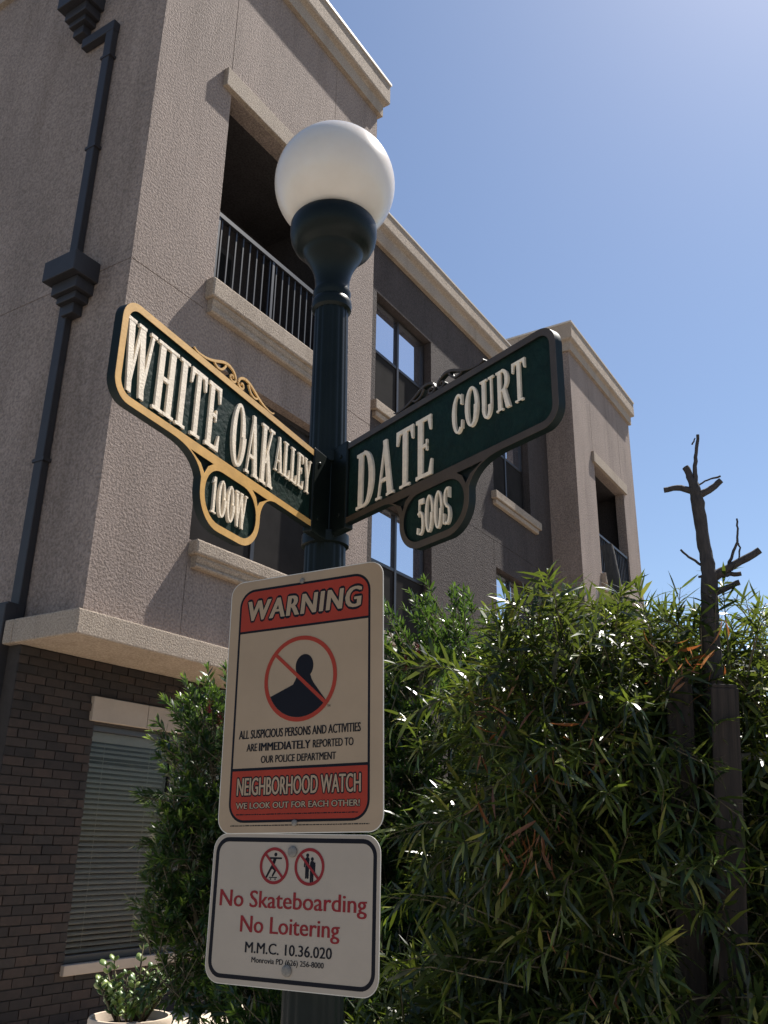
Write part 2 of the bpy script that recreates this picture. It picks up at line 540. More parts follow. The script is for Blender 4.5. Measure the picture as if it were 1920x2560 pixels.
def tower(x0, x1, dx):
    ol, orr = x0 + 1.12 + dx, x0 + 3.30 + dx
    op = [(ol, orr, 7.31, 9.97, 0.22, False),
          (ol + 0.02, orr, 4.36, 6.37, 0.16, False),
          (x0, ol - 0.115, 6.93 - JW, 6.93 + JW, JD, True),
          (orr + 0.1, x1, 6.93 - JW, 6.93 + JW, JD, True),
          (ol - 0.03 - JW, ol - 0.03 + JW, 10.245, ZT + 0.1, JD, True),
          (orr - 0.1 - JW, orr - 0.1 + JW, 10.245, ZT + 0.1, JD, True),
          (ol + 0.02 - JW, ol + 0.02 + JW, 3.2, 4.09, JD, True)]
    bpart("wall", Facade('y', YF, x0, x1, 3.2, 13.0, op), M['stucco'])
    # balcony inside the opening
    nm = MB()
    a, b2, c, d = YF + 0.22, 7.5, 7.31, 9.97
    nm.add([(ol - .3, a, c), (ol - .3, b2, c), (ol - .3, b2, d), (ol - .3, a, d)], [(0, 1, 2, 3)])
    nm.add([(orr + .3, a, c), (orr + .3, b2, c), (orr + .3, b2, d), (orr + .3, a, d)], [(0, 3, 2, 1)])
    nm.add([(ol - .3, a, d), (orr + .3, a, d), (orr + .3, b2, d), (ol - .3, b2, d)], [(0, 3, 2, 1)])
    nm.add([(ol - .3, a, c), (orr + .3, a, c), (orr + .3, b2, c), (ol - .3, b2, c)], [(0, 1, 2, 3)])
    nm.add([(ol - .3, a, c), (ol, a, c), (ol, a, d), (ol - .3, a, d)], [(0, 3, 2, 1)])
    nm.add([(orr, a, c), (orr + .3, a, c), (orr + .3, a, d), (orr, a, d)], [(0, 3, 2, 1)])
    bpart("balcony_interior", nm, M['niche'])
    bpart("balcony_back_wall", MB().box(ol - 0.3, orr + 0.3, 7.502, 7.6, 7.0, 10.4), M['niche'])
    d = bbox("balcony_door", M['door'], ol + 0.9, ol + 1.85, 7.46, 7.499, 7.32, 9.35)
    bbox("pane", M['glass_dark'], ol + 1.0, ol + 1.75, 7.45, 7.459, 7.6, 9.25, d, None)
    lamp = bpart("ceiling_light", MB().lathe([(0.05, 9.86), (0.09, 9.90), (0.09, 9.96)], 16, ol + 0.55, 6.9), M['galv'])
    # sill below the balcony: slab and moulding below
    for (s0, s1, zt, zm, zb) in ((ol - 0.10, orr + 0.10, 7.30, 7.06, 6.90), (ol + 0.02, orr + 0.12, 4.352, 4.20, 4.08)):
        bbox("sill", M['trim'], s0, s1, YF - 0.12, YF + 0.02, zm, zt, bevel=0.022)
        mo = MB()
        prof = [(0.0, zm), (0.085, zm), (0.085, zm - 0.03), (0.07, zm - 0.06), (0.06, zm - 0.075), (0.075, zm - 0.09), (0.075, zb + 0.015), (0.06, zb), (0.0, zb)]
        n = len(prof)
        mo.add([(s0 + 0.05, YF - q, z) for q, z in prof] + [(s1 - 0.05, YF - q, z) for q, z in prof],
               [tuple(range(n))[::-1], tuple(range(n, 2 * n))] + [(i, (i + 1) % n, (i + 1) % n + n, i + n) for i in range(n)])
        bpart("sill_moulding", mo, M['trim'])
    bbox("lintel", M['trim'], ol - 0.15, orr + 0.13, YF - 0.065, YF + 0.02, 9.975, 10.24, bevel=0.008)
    # railing
    rl = MB()
    rl.box(ol + 0.001, orr - 0.001, YF + 0.025, YF + 0.085, 8.235, 8.29)
    rl.box(ol + 0.001, orr - 0.001, YF + 0.035, YF + 0.07, 7.37, 7.40)
    for px in (ol + 0.02, ol + 1.0, orr - 0.05):
        rl.box(px, px + 0.04, YF + 0.032, YF + 0.074, 7.305, 8.236)
    rail = bpart("railing", rl, M['iron'])
    bm = MB().box(-0.009, 0.009, -0.009, 0.009, 7.395, 8.24).mesh("baluster", M['iron'])
    k = 0
    x = ol + 0.105
    while x < orr - 0.08:
        if abs(x - (ol + 1.02)) > 0.05:
            o = link("baluster", bm, rail)
            o.location = (x, YF + 0.054, 0)
        x += 0.1235
    # second-storey window in the tower front
    window(ol + 0.02, orr, YF + 0.16, 4.36, 6.37, 'dark')


def window(x0, x1, y, z0, z1, kind='sky', cols=2):
    """bronze frame with panes; upper sash mirrors the sky, the lower one has an insect screen"""
    fw = 0.045
    fr = MB()
    fr.box(x0, x0 + fw, y - 0.03, y + 0.05, z0, z1)
    fr.box(x1 - fw, x1, y - 0.03, y + 0.05, z0, z1)
    fr.box(x0 + fw, x1 - fw, y - 0.03, y + 0.05, z1 - fw, z1)
    fr.box(x0 + fw, x1 - fw, y - 0.03, y + 0.05, z0, z0 + fw)
    w = bpart("window", fr, M['bronze'])
    xm = (x0 + x1) / 2
    zm = z0 + (z1 - z0) * 0.53
    bbox("mullion", M['bronze'], xm - 0.03, xm + 0.03, y - 0.035, y + 0.045, z0 + fw, z1 - fw, w, 0.003)
    for (a, b) in ((x0 + fw, xm - 0.03), (xm + 0.03, x1 - fw)):
        bbox("transom", M['bronze'], a, b, y - 0.028, y + 0.04, zm - 0.025, zm + 0.025, w, 0.003)
        up = M['glass'] if kind == 'sky' else M['glass_dark']
        bbox("pane", up, a, b, y + 0.005, y + 0.012, zm + 0.025, z1 - fw, w, None)
        bbox("pane", M['glass_dark'], a, b, y + 0.015, y + 0.022, z0 + fw, zm - 0.025, w, None)
        bbox("insect_screen", M['screen'], a + 0.005, b - 0.005, y - 0.012, y - 0.009, z0 + fw, zm - 0.026, w, None)
    return w


tower(XL, XR, 0.0)
tower(FXL, FXR, 0.15)

# left side of the near tower, right side, far tower sides
bpart("side_wall", Facade('x', XL, YF, 16, 3.2, 13.0, [(YF, 16, 6.93 - JW, 6.93 + JW, JD, True)]), M['stucco'])
bpart("side_wall", Facade('x', XR, YF, 9.0, 3.0, 13.0, [], -1), M['stucco'])
bpart("side_wall", Facade('x', FXL, YF, 9.0, 0.0, 13.0, [(YF, YB, 6.93 - JW, 6.93 + JW, JD, True)]), M['stucco'])
bpart("side_wall", Facade('x', FXR, YF, 16, 0.0, 13.0, [], -1), M['stucco'])
bpart("wall", Facade('y', YF, FXL, FXR, 0.0, 3.2, []), M['stucco'])

# recessed middle part
rec = []
rw = [(10.2, 11.99, 7.97, 9.95), (14.45, 16.24, 7.97, 9.95), (10.2, 11.99, 4.45, 6.45), (14.45, 16.24, 4.45, 6.45)]
for (a, b2, c, d) in rw:
    rec.append((a, b2, c, d, 0.17, False))
for (a, b2) in ((9.1, 17.36),):
    rec.append((a, b2, 6.96 - JW, 6.96 + JW, JD, True))
rec.append((14.38 - JW, 14.38 + JW, 6.47, 6.95, JD, True))
rec.append((12.03 - JW, 12.03 + JW, 9.96, 10.9, JD, True))
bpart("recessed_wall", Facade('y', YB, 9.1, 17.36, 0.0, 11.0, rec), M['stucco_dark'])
for (a, b2, c, d) in rw:
    window(a, b2, YB + 0.17, c, d, 'sky')
    bbox("sill", M['trim'], a - 0.12, b2 + 0.32, YB - 0.11, YB + 0.02, c - 0.19, c - 0.03, bevel=0.012)
    bbox("sill_moulding", M['trim'], a - 0.06, b2 + 0.24, YB - 0.075, YB + 0.02, c - 0.29, c - 0.192, bevel=0.02)
for (a, b2, c, d) in rw:
    bpart("room", MB().box(a - 0.2, b2 + 0.2, YB + 0.24, YB + 1.0, c - 0.2, d + 0.2), M['interior'])


def cornice(name, path, prof, mat, zoff=0):
    """path: plan points (x,y); the outside lies to the right of the walking direction; mitred corners"""
    mb = MB()
    n = len(path)
    P = [Vector(p) for p in path]
    dirs = [(P[i + 1] - P[i]).normalized() for i in range(n - 1)]
    nor = [Vector((d.y, -d.x)) for d in dirs]
    m = len(prof)
    for i in range(n):
        if i == 0:
            mit = nor[0]
        elif i == n - 1:
            mit = nor[-1]
        else:
            s = nor[i - 1] + nor[i]
            mit = s / (s.dot(nor[i]))
        mb.v += [(P[i].x + mit.x * e, P[i].y + mit.y * e, z + zoff) for e, z in prof]
    for i in range(n - 1):
        for k in range(m):
            k2 = (k + 1) % m
            mb.f.append((i * m + k, i * m + k2, (i + 1) * m + k2, (i + 1) * m + k)[::-1])
    mb.f.append(tuple(range(m)))
    mb.f.append(tuple(range((n - 1) * m, n * m))[::-1])
    return bpart(name, mb, mat)


TP = [(-0.15, ZT - 0.05), (0.065, ZT - 0.05), (0.065, ZT + 0.17), (0.085, ZT + 0.19), (0.13, ZT + 0.21), (0.145, ZT + 0.24), (0.145, 12.985), (-0.15, 12.985)]
CP = [(-0.15, 12.987), (0.165, 12.987), (0.165, 13.03), (-0.15, 13.05)]
UP = [(-0.15, 13.052), (0.03, 13.052), (0.03, 13.14), (-0.15, 13.14)]
for path in ([(XL, 16), (XL, YF), (XR, YF), (XR, 9.0)], [(FXL, 9.0), (FXL, YF), (FXR, YF), (FXR, 16)]):
    cornice("cornice", path, TP, M['trim'])
    cornice("flashing", path, CP, M['flashing'])
RP = [(-0.15, 10.83), (0.07, 10.83), (0.085, 10.86), (0.085, 11.06), (0.10, 11.09), (0.16, 11.13), (0.175, 11.16), (0.175, 11.43), (-0.15, 11.43)]
RC = [(-0.15, 11.432), (0.19, 11.432), (0.19, 11.465), (-0.15, 11.48)]
RU = [(-0.35, 11.40), (-0.02, 11.482), (-0.02, 11.72), (-0.35, 11.72)]
rp = [(9.1, YB), (17.36, YB)]
cornice("cornice", rp, RP, M['trim'])
cornice("flashing", rp, RC, M['flashing'])
cornice("parapet", rp, RU, M['trim'])
bbox("roof", M['concrete'], XL + 0.1, FXR - 0.1, YB + 0.5, 15.9, 10.7, 10.85, bevel=None)
bbox("rear_wall", M['stucco'], XL, FXR, 16.0, 16.2, 0.0, 13.0, bevel=None)

# stone band over the brick base
slab = MB()
slab.box(XL - 0.2, XR - 0.01, YF - 0.2, YF + 0.62, ZB, 3.35)
slab.box(XL - 0.2, XL + 0.3, YF + 0.62, 6.74, ZB, 3.35)
bpart("stone_band", slab, M['trim'], bevel=0.012)
bpart("soffit_wall", MB().box(XL + 0.005, XR - 0.02, YF + 0.01, 6.7, 3.351, 3.7), M['interior'])

# brick base: mortar core plus single bricks
BY = 6.58
WX0, WX1, WZ0, WZ1 = 5.56, 7.75, 0.62, 2.58     # window opening
bw = bpart("brick_wall", Facade('y', BY + 0.008, 4.68, XR, 0.0, ZB + 0.01, [(WX0, WX1, WZ0, WZ1, 0.11, False)]), M['mortar'])
bpart("brick_side_wall", Facade('x', 4.68, BY + 0.008, 16, 0.0, ZB + 0.2, []), M['mortar'])
bm_full = MB().box(-0.096, 0.096, -0.012, 0.012, -0.0325, 0.0325).mesh("brick", M['brick'])
bm_half = MB().box(-0.046, 0.046, -0.012, 0.012, -0.0325, 0.0325).mesh("brick", M['brick'])
course = 0.0755
rows = int((ZB - 0.02) / course)
far = MB()
nb_ = 0
rng = random.Random(3)
cand = []
for j in range(rows, -1, -1):
    z = ZB - 0.045 - (rows - j) * course
    if z < 0.05:
        continue
    x = 4.68 + 0.001 + (0.0 if j % 2 else -0.1005)
    while x < XR - 0.05:
        xa, xb = max(x, 4.681), x + 0.192
        for (u0, u1) in ([(xa, xb)] if not (WZ0 - 0.09 < z < WZ1 + 0.245) else
                         [(xa, min(xb, WX0 - 0.004 if z < WZ1 + 0.02 else WX0 - 0.05)), (max(xa, WX1 + 0.004), xb)]):
            if u1 - u0 > 0.03:
                cand.append((u0, u1, z))
        x += 0.201
near = sorted(cand, key=lambda c: c[0] + 0.0 * c[2] if (c[0] < 5.6 and c[2] > 0.3) or (c[2] > 2.8 and c[0] < 7) else 100 + c[0])
for i, (u0, u1, z) in enumerate(near):
    jy = rng.uniform(-0.004, 0.003)
    if i < 290:
        w = u1 - u0
        me = bm_full if w > 0.12 else bm_half
        o = link("brick", me, bw)
        o.location = ((u0 + u1) / 2, BY + 0.006 + jy, z + rng.uniform(-0.002, 0.002))
        o.scale = (w / (0.192 if w > 0.12 else 0.092), 1, 1)
        o.rotation_euler = (0, rng.uniform(-0.006, 0.006), rng.uniform(-0.008, 0.008))
    else:
        far.box(u0, u1, BY - 0.006 + jy, BY + 0.02, z - 0.0325, z + 0.0325)
fb = bpart("brick_field", far, M['brick'], bw)
fb['kind'] = 'stuff'

# ground-floor window: stone header, sill, frame, blinds
for (a, b2) in ((5.50, 6.165), (6.171, 6.84), (6.846, 7.81)):
    bbox("header_stone", M['stone'], a, b2, BY - 0.035, BY + 0.06, WZ1 + 0.02, WZ1 + 0.238, bevel=0.006)
bbox("window_sill", M['stone'], 5.53, 7.78, BY - 0.05, BY + 0.09, WZ0 - 0.085, WZ0 - 0.002, bevel=0.008)
gw = MB()
yg = BY + 0.075
for (a, b2, c, d) in ((WX0, WX0 + 0.04, WZ0, WZ1), (WX1 - 0.04, WX1, WZ0, WZ1), (WX0 + 0.04, WX1 - 0.04, WZ1 - 0.055, WZ1),
                      (WX0 + 0.04, WX1 - 0.04, WZ0, WZ0 + 0.055), (6.62, 6.69, WZ0 + 0.055, WZ1 - 0.055)):
    gw.box(a, b2, yg - 0.02, yg + 0.04, c, d)
gwo = bpart("ground_floor_window", gw, M['bronze'], bevel=0.003)
for (a, b2) in ((WX0 + 0.04, 6.62), (6.69, WX1 - 0.04)):
    bbox("pane", M['clear'], a, b2, yg + 0.004, yg + 0.009, WZ0 + 0.055, WZ1 - 0.055, gwo, None)
    bbox("blind_valance", M['blind'], a + 0.004, b2 - 0.004, yg + 0.045, yg + 0.06, WZ1 - 0.14, WZ1 - 0.05, gwo, 0.003)
    sl = MB()
    L = b2 - a - 0.012
    pr = [(-0.0235, 0.0), (-0.008, 0.0035), (0.008, 0.0035), (0.0235, 0.0)]
    sl.add([(-L / 2, y, z) for y, z in pr] + [(L / 2, y, z) for y, z in pr] +
           [(-L / 2, y, z - 0.0025) for y, z in pr] + [(L / 2, y, z - 0.0025) for y, z in pr],
           [(i, i + 1, i + 5, i + 4)[::-1] for i in range(3)] + [(i + 8, i + 9, i + 13, i + 12) for i in range(3)] +
           [(0, 4, 12, 8), (3, 11, 15, 7), (0, 8, 9, 1), (1, 9, 10, 2), (2, 10, 11, 3), (4, 5, 13, 12), (5, 6, 14, 13), (6, 7, 15, 14)])
    sm = sl.mesh("slat", M['blind'])
    nsl = 39
    for k in range(nsl):
        o = link("slat", sm, gwo)
        ang = math.radians(36 + rng.uniform(-4, 4))
        if k == 3:
            ang = math.radians(12)
        o.location = ((a + b2) / 2, yg + 0.075, WZ1 - 0.165 - k * 0.0452)
        o.rotation_euler = (ang, rng.uniform(-0.003, 0.003), 0)
    cords = MB()
    for fx in (0.22, 0.78):
        xx = a + (b2 - a) * fx
        cords.tube([(xx, yg + 0.05, WZ1 - 0.15), (xx, yg + 0.05, WZ0 + 0.08)], 0.0018, 5)
    bpart("blind_cord", cords, M['blind_cord'], gwo)
bpart("room", MB().box(WX0 - 0.1, WX1 + 0.1, yg + 0.14, yg + 1.0, WZ0 - 0.1, WZ1 + 0.1), M['interior'])

# downspouts with conductor boxes on the shaded side
def downspout():
    mb = MB()
    mb.box(XL - 0.085, XL - 0.006, 6.755, 6.88, 6.44, 6.62)
    mb.box(XL - 0.085, XL - 0.006, 6.757, 6.88, 3.42, 6.45)
    mb.box(XL - 0.085, XL - 0.006, 6.757, 6.878, 7.0, 10.36)
    mb.box(XL - 0.09, XL - 0.003, 6.752, 7.30, 10.30, 10.44)      # sideways offset under the upper box
    mb.box(XL - 0.22, XL - 0.10, 6.74, 6.88, 0.12, 3.50)          # lower run in front of the brick
    mb.box(XL - 0.20, XL - 0.02, 6.742, 6.878, 3.36, 3.52)
    o = bpart("downspout", mb, M['downspout'], bevel=0.008)
    for (yc, z) in ((6.68, 6.78), (7.34, 10.86)):
        h = MB()
        h.box(XL - 0.31, XL - 0.002, yc - 0.235, yc + 0.235, z, z + 0.23)
        h.box(XL - 0.22, XL - 0.003, yc - 0.185, yc + 0.185, z - 0.13, z)
        h.box(XL - 0.17, XL - 0.004, yc - 0.13, yc + 0.15, z - 0.21, z - 0.13)
        h.box(XL - 0.12, XL - 0.005, yc - 0.06, yc + 0.12, z - 0.33, z - 0.21)
        bpart("conductor_box", h, M['downspout'], o, bevel=0.008)
    for z in (4.9, 8.6, 9.9):
        bpart("strap", MB().box(XL - 0.092, XL - 0.001, 6.735, 6.90, z, z + 0.035), M['downspout'], o)
downspout()

# ------------------------------------------------------------------ flat outlines (signs)
def fill(splines, zf, zb, bevel=0.0):
    """filled outline with holes; (x,z) points; front at y=-zf, back at y=-zb"""
    cu = bpy.data.curves.new("outline", 'CURVE')
    cu.dimensions = '2D'
    cu.fill_mode = 'BOTH'
    cu.extrude = (zf - zb) / 2 - bevel
    cu.bevel_depth = bevel
    cu.bevel_resolution = 1
    cu.offset = -bevel
    for pts in splines:
        s = cu.splines.new('POLY')
        s.points.add(len(pts) - 1)
        for q, (x, z) in zip(s.points, pts):
            q.co = (x, z, 0, 1)
        s.use_cyclic_u = True
    o = bpy.data.objects.new("outline", cu)
    me = bpy.data.meshes.new_from_object(o)
    bpy.data.objects.remove(o)
    bpy.data.curves.remove(cu)
    mid = (zf + zb) / 2
    me.transform(Matrix(((1, 0, 0, 0), (0, 0, -1, -mid), (0, 1, 0, 0), (0, 0, 0, 1))))
    return me


def put(name, me, mat, parent):
    me.name = name
    me.materials.clear()
    me.materials.append(mat)
    return link(name, me, parent)


def arc(cx, cz, rx, rz, a0, a1, n):
    return [(cx + rx * math.cos(math.radians(a0 + (a1 - a0) * i / n)), cz + rz * math.sin(math.radians(a0 + (a1 - a0) * i / n))) for i in range(n + 1)]


def rrect(x0, z0, x1, z1, r, n=8):
    return (arc(x1 - r, z1 - r, r, r, 0, 90, n) + arc(x0 + r, z1 - r, r, r, 90, 180, n) +
            arc(x0 + r, z0 + r, r, r, 180, 270, n) + arc(x1 - r, z0 + r, r, r, 270, 360, n))


def bez(p0, p1, p2, p3, n=8):
    out = []
    for i in range(n + 1):
        t = i / n
        a, b, c, d = (1 - t) ** 3, 3 * t * (1 - t) ** 2, 3 * t * t * (1 - t), t ** 3
        out.append((a * p0[0] + b * p1[0] + c * p2[0] + d * p3[0], a * p0[1] + b * p1[1] + c * p2[1] + d * p3[1]))
    return out


def text(body, x0, x1, z0, z1, zf, bold=0.0, space=1.0, ring=False):
    """built-in sans lettering stretched into a box; cap height is fitted to z0..z1 measured on 'H'"""
    def mk(s, off):
        cu = bpy.data.curves.new("text", 'FONT')
        cu.body = s
        cu.size = 1.0
        cu.space_character = space
        cu.offset = off
        cu.resolution_u = 3
        o = bpy.data.objects.new("text", cu)
        me = bpy.data.meshes.new_from_object(o)
        bpy.data.objects.remove(o)
        bpy.data.curves.remove(cu)
        return me
    h = mk("H", 0)
    hz = [v.co.y for v in h.vertices]
    h0, h1 = min(hz), max(hz)
    bpy.data.meshes.remove(h)
    me = mk(body, 0.0)
    co = [tuple(v.co) for v in me.vertices]
    fc = [tuple(q.vertices) for q in me.polygons]
    bpy.data.meshes.remove(me)
    xs = [c[0] for c in co]
    a, b = min(xs), max(xs)
    sx, sz = (x1 - x0) / (b - a), (z1 - z0) / (h1 - h0)
    e = bold * (z1 - z0)                      # stroke gain as a share of the cap height
    sh = [(0, 0)] if e == 0 else ([(k * e, 0) for k in (-1, -.33, .33, 1)] if not ring else
                                  [(e * math.cos(2 * PI * k / 10), e * math.sin(2 * PI * k / 10)) for k in range(10)])
    mb = MB()
    for i, (dx, dz) in enumerate(sh):
        mb.add([(x0 + (c[0] - a) * sx + dx, -zf - 0.000012 * i, z0 + (c[1] - h0) * sz + dz) for c in co], fc)
    return mb.mesh("lettering", None)


# ------------------------------------------------------------------ carved serif letters
def g_rect(x0, z0, x1, z1): return [(x0, z0), (x1, z0), (x1, z1), (x0, z1)]
def g_str(xb0, xb1, xt0, xt1, z0=0.0, z1=1.0): return [(xb0, z0), (xb1, z0), (xt1, z1), (xt0, z1)]
def g_ring(cx, cz, rx, rz, tx, tz, a0, a1, n=14):
    out = []
    for i in range(n):
        p = []
        for a in (a0 + (a1 - a0) * i / n, a0 + (a1 - a0) * (i + 1) / n):
            c, s = math.cos(math.radians(a)), math.sin(math.radians(a))
            p.append(((cx + rx * c, cz + rz * s), (cx + (rx - tx) * c, cz + (rz - tz) * s)))
        out.append([p[0][0], p[1][0], p[1][1], p[0][1]])
    return out

SH = 0.045
def serif(xc, w, z, up=True):
    return g_rect(xc - w / 2, z, xc + w / 2, z + SH) if up else g_rect(xc - w / 2, z - SH, xc + w / 2, z)

def glyph(ch):
    if ch == 'H':
        return [g_rect(.13, 0, .37, 1), g_rect(.63, 0, .87, 1), g_rect(.35, .47, .65, .53), serif(.25, .48, 0), serif(.75, .48, 0), serif(.25, .48, 1, False), serif(.75, .48, 1, False)]
    if ch == 'I':
        return [g_rect(.26, 0, .74, 1), serif(.5, .96, 0), serif(.5, .96, 1, False)]
    if ch == 'T':
        return [g_rect(.38, 0, .62, 1), g_rect(.02, .93, .98, 1), [(.02, .76), (.10, .76), (.2, .94), (.02, .94)], [(.98, .76), (.90, .76), (.8, .94), (.98, .94)], serif(.5, .56, 0)]
    if ch == 'E':
        return [g_rect(.14, 0, .42, 1), g_rect(.02, .94, .92, 1), [(.92, .75), (.84, .75), (.72, .95), (.92, .95)], g_rect(.40, .49, .70, .545), [(.62, .43), (.70, .43), (.70, .61), (.62, .61)],
                g_rect(.02, 0, .96, .06), [(.98, .25), (.90, .25), (.76, .05), (.96, .05)]]
    if ch == 'L':
        return [g_rect(.16, 0, .46, 1), serif(.31, .62, 1, False), g_rect(.02, 0, .96, .06), [(.98, .27), (.90, .27), (.74, .05), (.96, .05)]]
    if ch == 'W':
        return [g_str(.22, .36, .04, .24), g_str(.22, .30, .44, .52), g_str(.62, .78, .42, .60), g_str(.62, .72, .86, .94), serif(.14, .30, 1, False), serif(.50, .26, 1, False), serif(.90, .22, 1, False)]
    if ch == 'A':
        return [g_str(.10, .18, .44, .52), g_str(.66, .92, .38, .58), g_rect(.24, .28, .74, .335), serif(.15, .28, 0), serif(.79, .40, 0)]
    if ch == 'K':
        return [g_rect(.12, 0, .36, 1), serif(.24, .46, 0), serif(.24, .46, 1, False), g_str(.34, .44, .76, .86, .36, 1), g_str(.68, .96, .42, .60, 0, .58), serif(.80, .36, 1, False), serif(.80, .40, 0)]
    if ch == 'Y':
        return [g_rect(.38, 0, .62, .45), g_str(.38, .58, .06, .30, .42, 1), g_str(.50, .60, .80, .90, .42, 1), serif(.5, .5, 0), serif(.18, .36, 1, False), serif(.85, .28, 1, False)]
    if ch in 'O0':
        return g_ring(.5, .5, .48, .52, .25, .055, 0, 360, 28)
    if ch == 'D':
        return [g_rect(.12, 0, .36, 1), g_rect(.02, 0, .52, .055), g_rect(.02, .945, .52, 1)] + g_ring(.46, .5, .52, .5, .25, .055, -90, 90, 18)
    if ch == 'C':
        return g_ring(.52, .5, .50, .52, .25, .055, 52, 308, 22) + [[(.78, .70), (.90, .70), (.90, .96), (.80, .92)], [(.80, .10), (.90, .06), (.93, .28), (.84, .28)]]
    if ch == 'U':
        return [g_rect(.14, .28, .37, 1), g_rect(.72, .28, .82, 1), serif(.25, .48, 1, False), serif(.77, .36, 1, False)] + g_ring(.48, .30, .34, .32, .22, .06, 180, 360, 14)
    if ch == 'R':
        return [g_rect(.12, 0, .36, 1), serif(.24, .46, 0), g_rect(.02, .945, .50, 1), g_rect(.34, .46, .50, .51)] + g_ring(.46, .73, .42, .27, .23, .055, -90, 90, 14) + [g_str(.70, .98, .46, .68, 0, .48)]
    if ch == '1':
        return [g_rect(.34, 0, .72, 1), serif(.53, .9, 0), [(.08, .80), (.36, .86), (.36, 1.0), (.30, .98)]]
    if ch == '5':
        return [g_rect(.22, .86, .90, 1), g_rect(.20, .52, .32, .98)] + g_ring(.44, .33, .50, .33, .27, .06, -110, 128, 18) + [[(.04, .06), (.22, .02), (.28, .2), (.10, .22)]]
    if ch == 'S':
        return g_ring(.5, .745, .44, .265, .24, .06, 60, 262, 16) + g_ring(.5, .255, .44, .265, .24, .06, 82, -120, 16) + [g_str(.50, .74, .26, .50, .44, .56), [(.74, .70), (.84, .70), (.86, .98), (.76, .95)], [(.10, .02), (.20, .05), (.22, .30), (.12, .30)]]
    return []

RELW = {'W': 1.45, 'H': 1.12, 'I': .55, 'T': .95, 'E': .86, 'O': 1.05, '0': .92, 'A': 1.05, 'K': 1.08, 'L': .84, 'Y': 1.0, 'D': 1.08, 'C': .95, 'U': 1.1, 'R': 1.05, '1': .62, '5': .85, 'S': .85}

def carved(word, x0, x1, z0, z1, base, h, parent, track=0.10):
    tot = sum(RELW[c] for c in word) + track * (len(word) - 1)
    k = (x1 - x0) / tot
    x = x0
    for c in word:
        w = RELW[c] * k
        mb = MB()
        for i, poly in enumerate(glyph(c)):
            mb.prism([(px * w, pz * (z1 - z0)) for px, pz in poly], -(h + 0.00012 * i), 0.0005)
        o = mb.build("letter", M['letter'], parent)
        o.location = (x, -base, z0)
        x += w + track * k


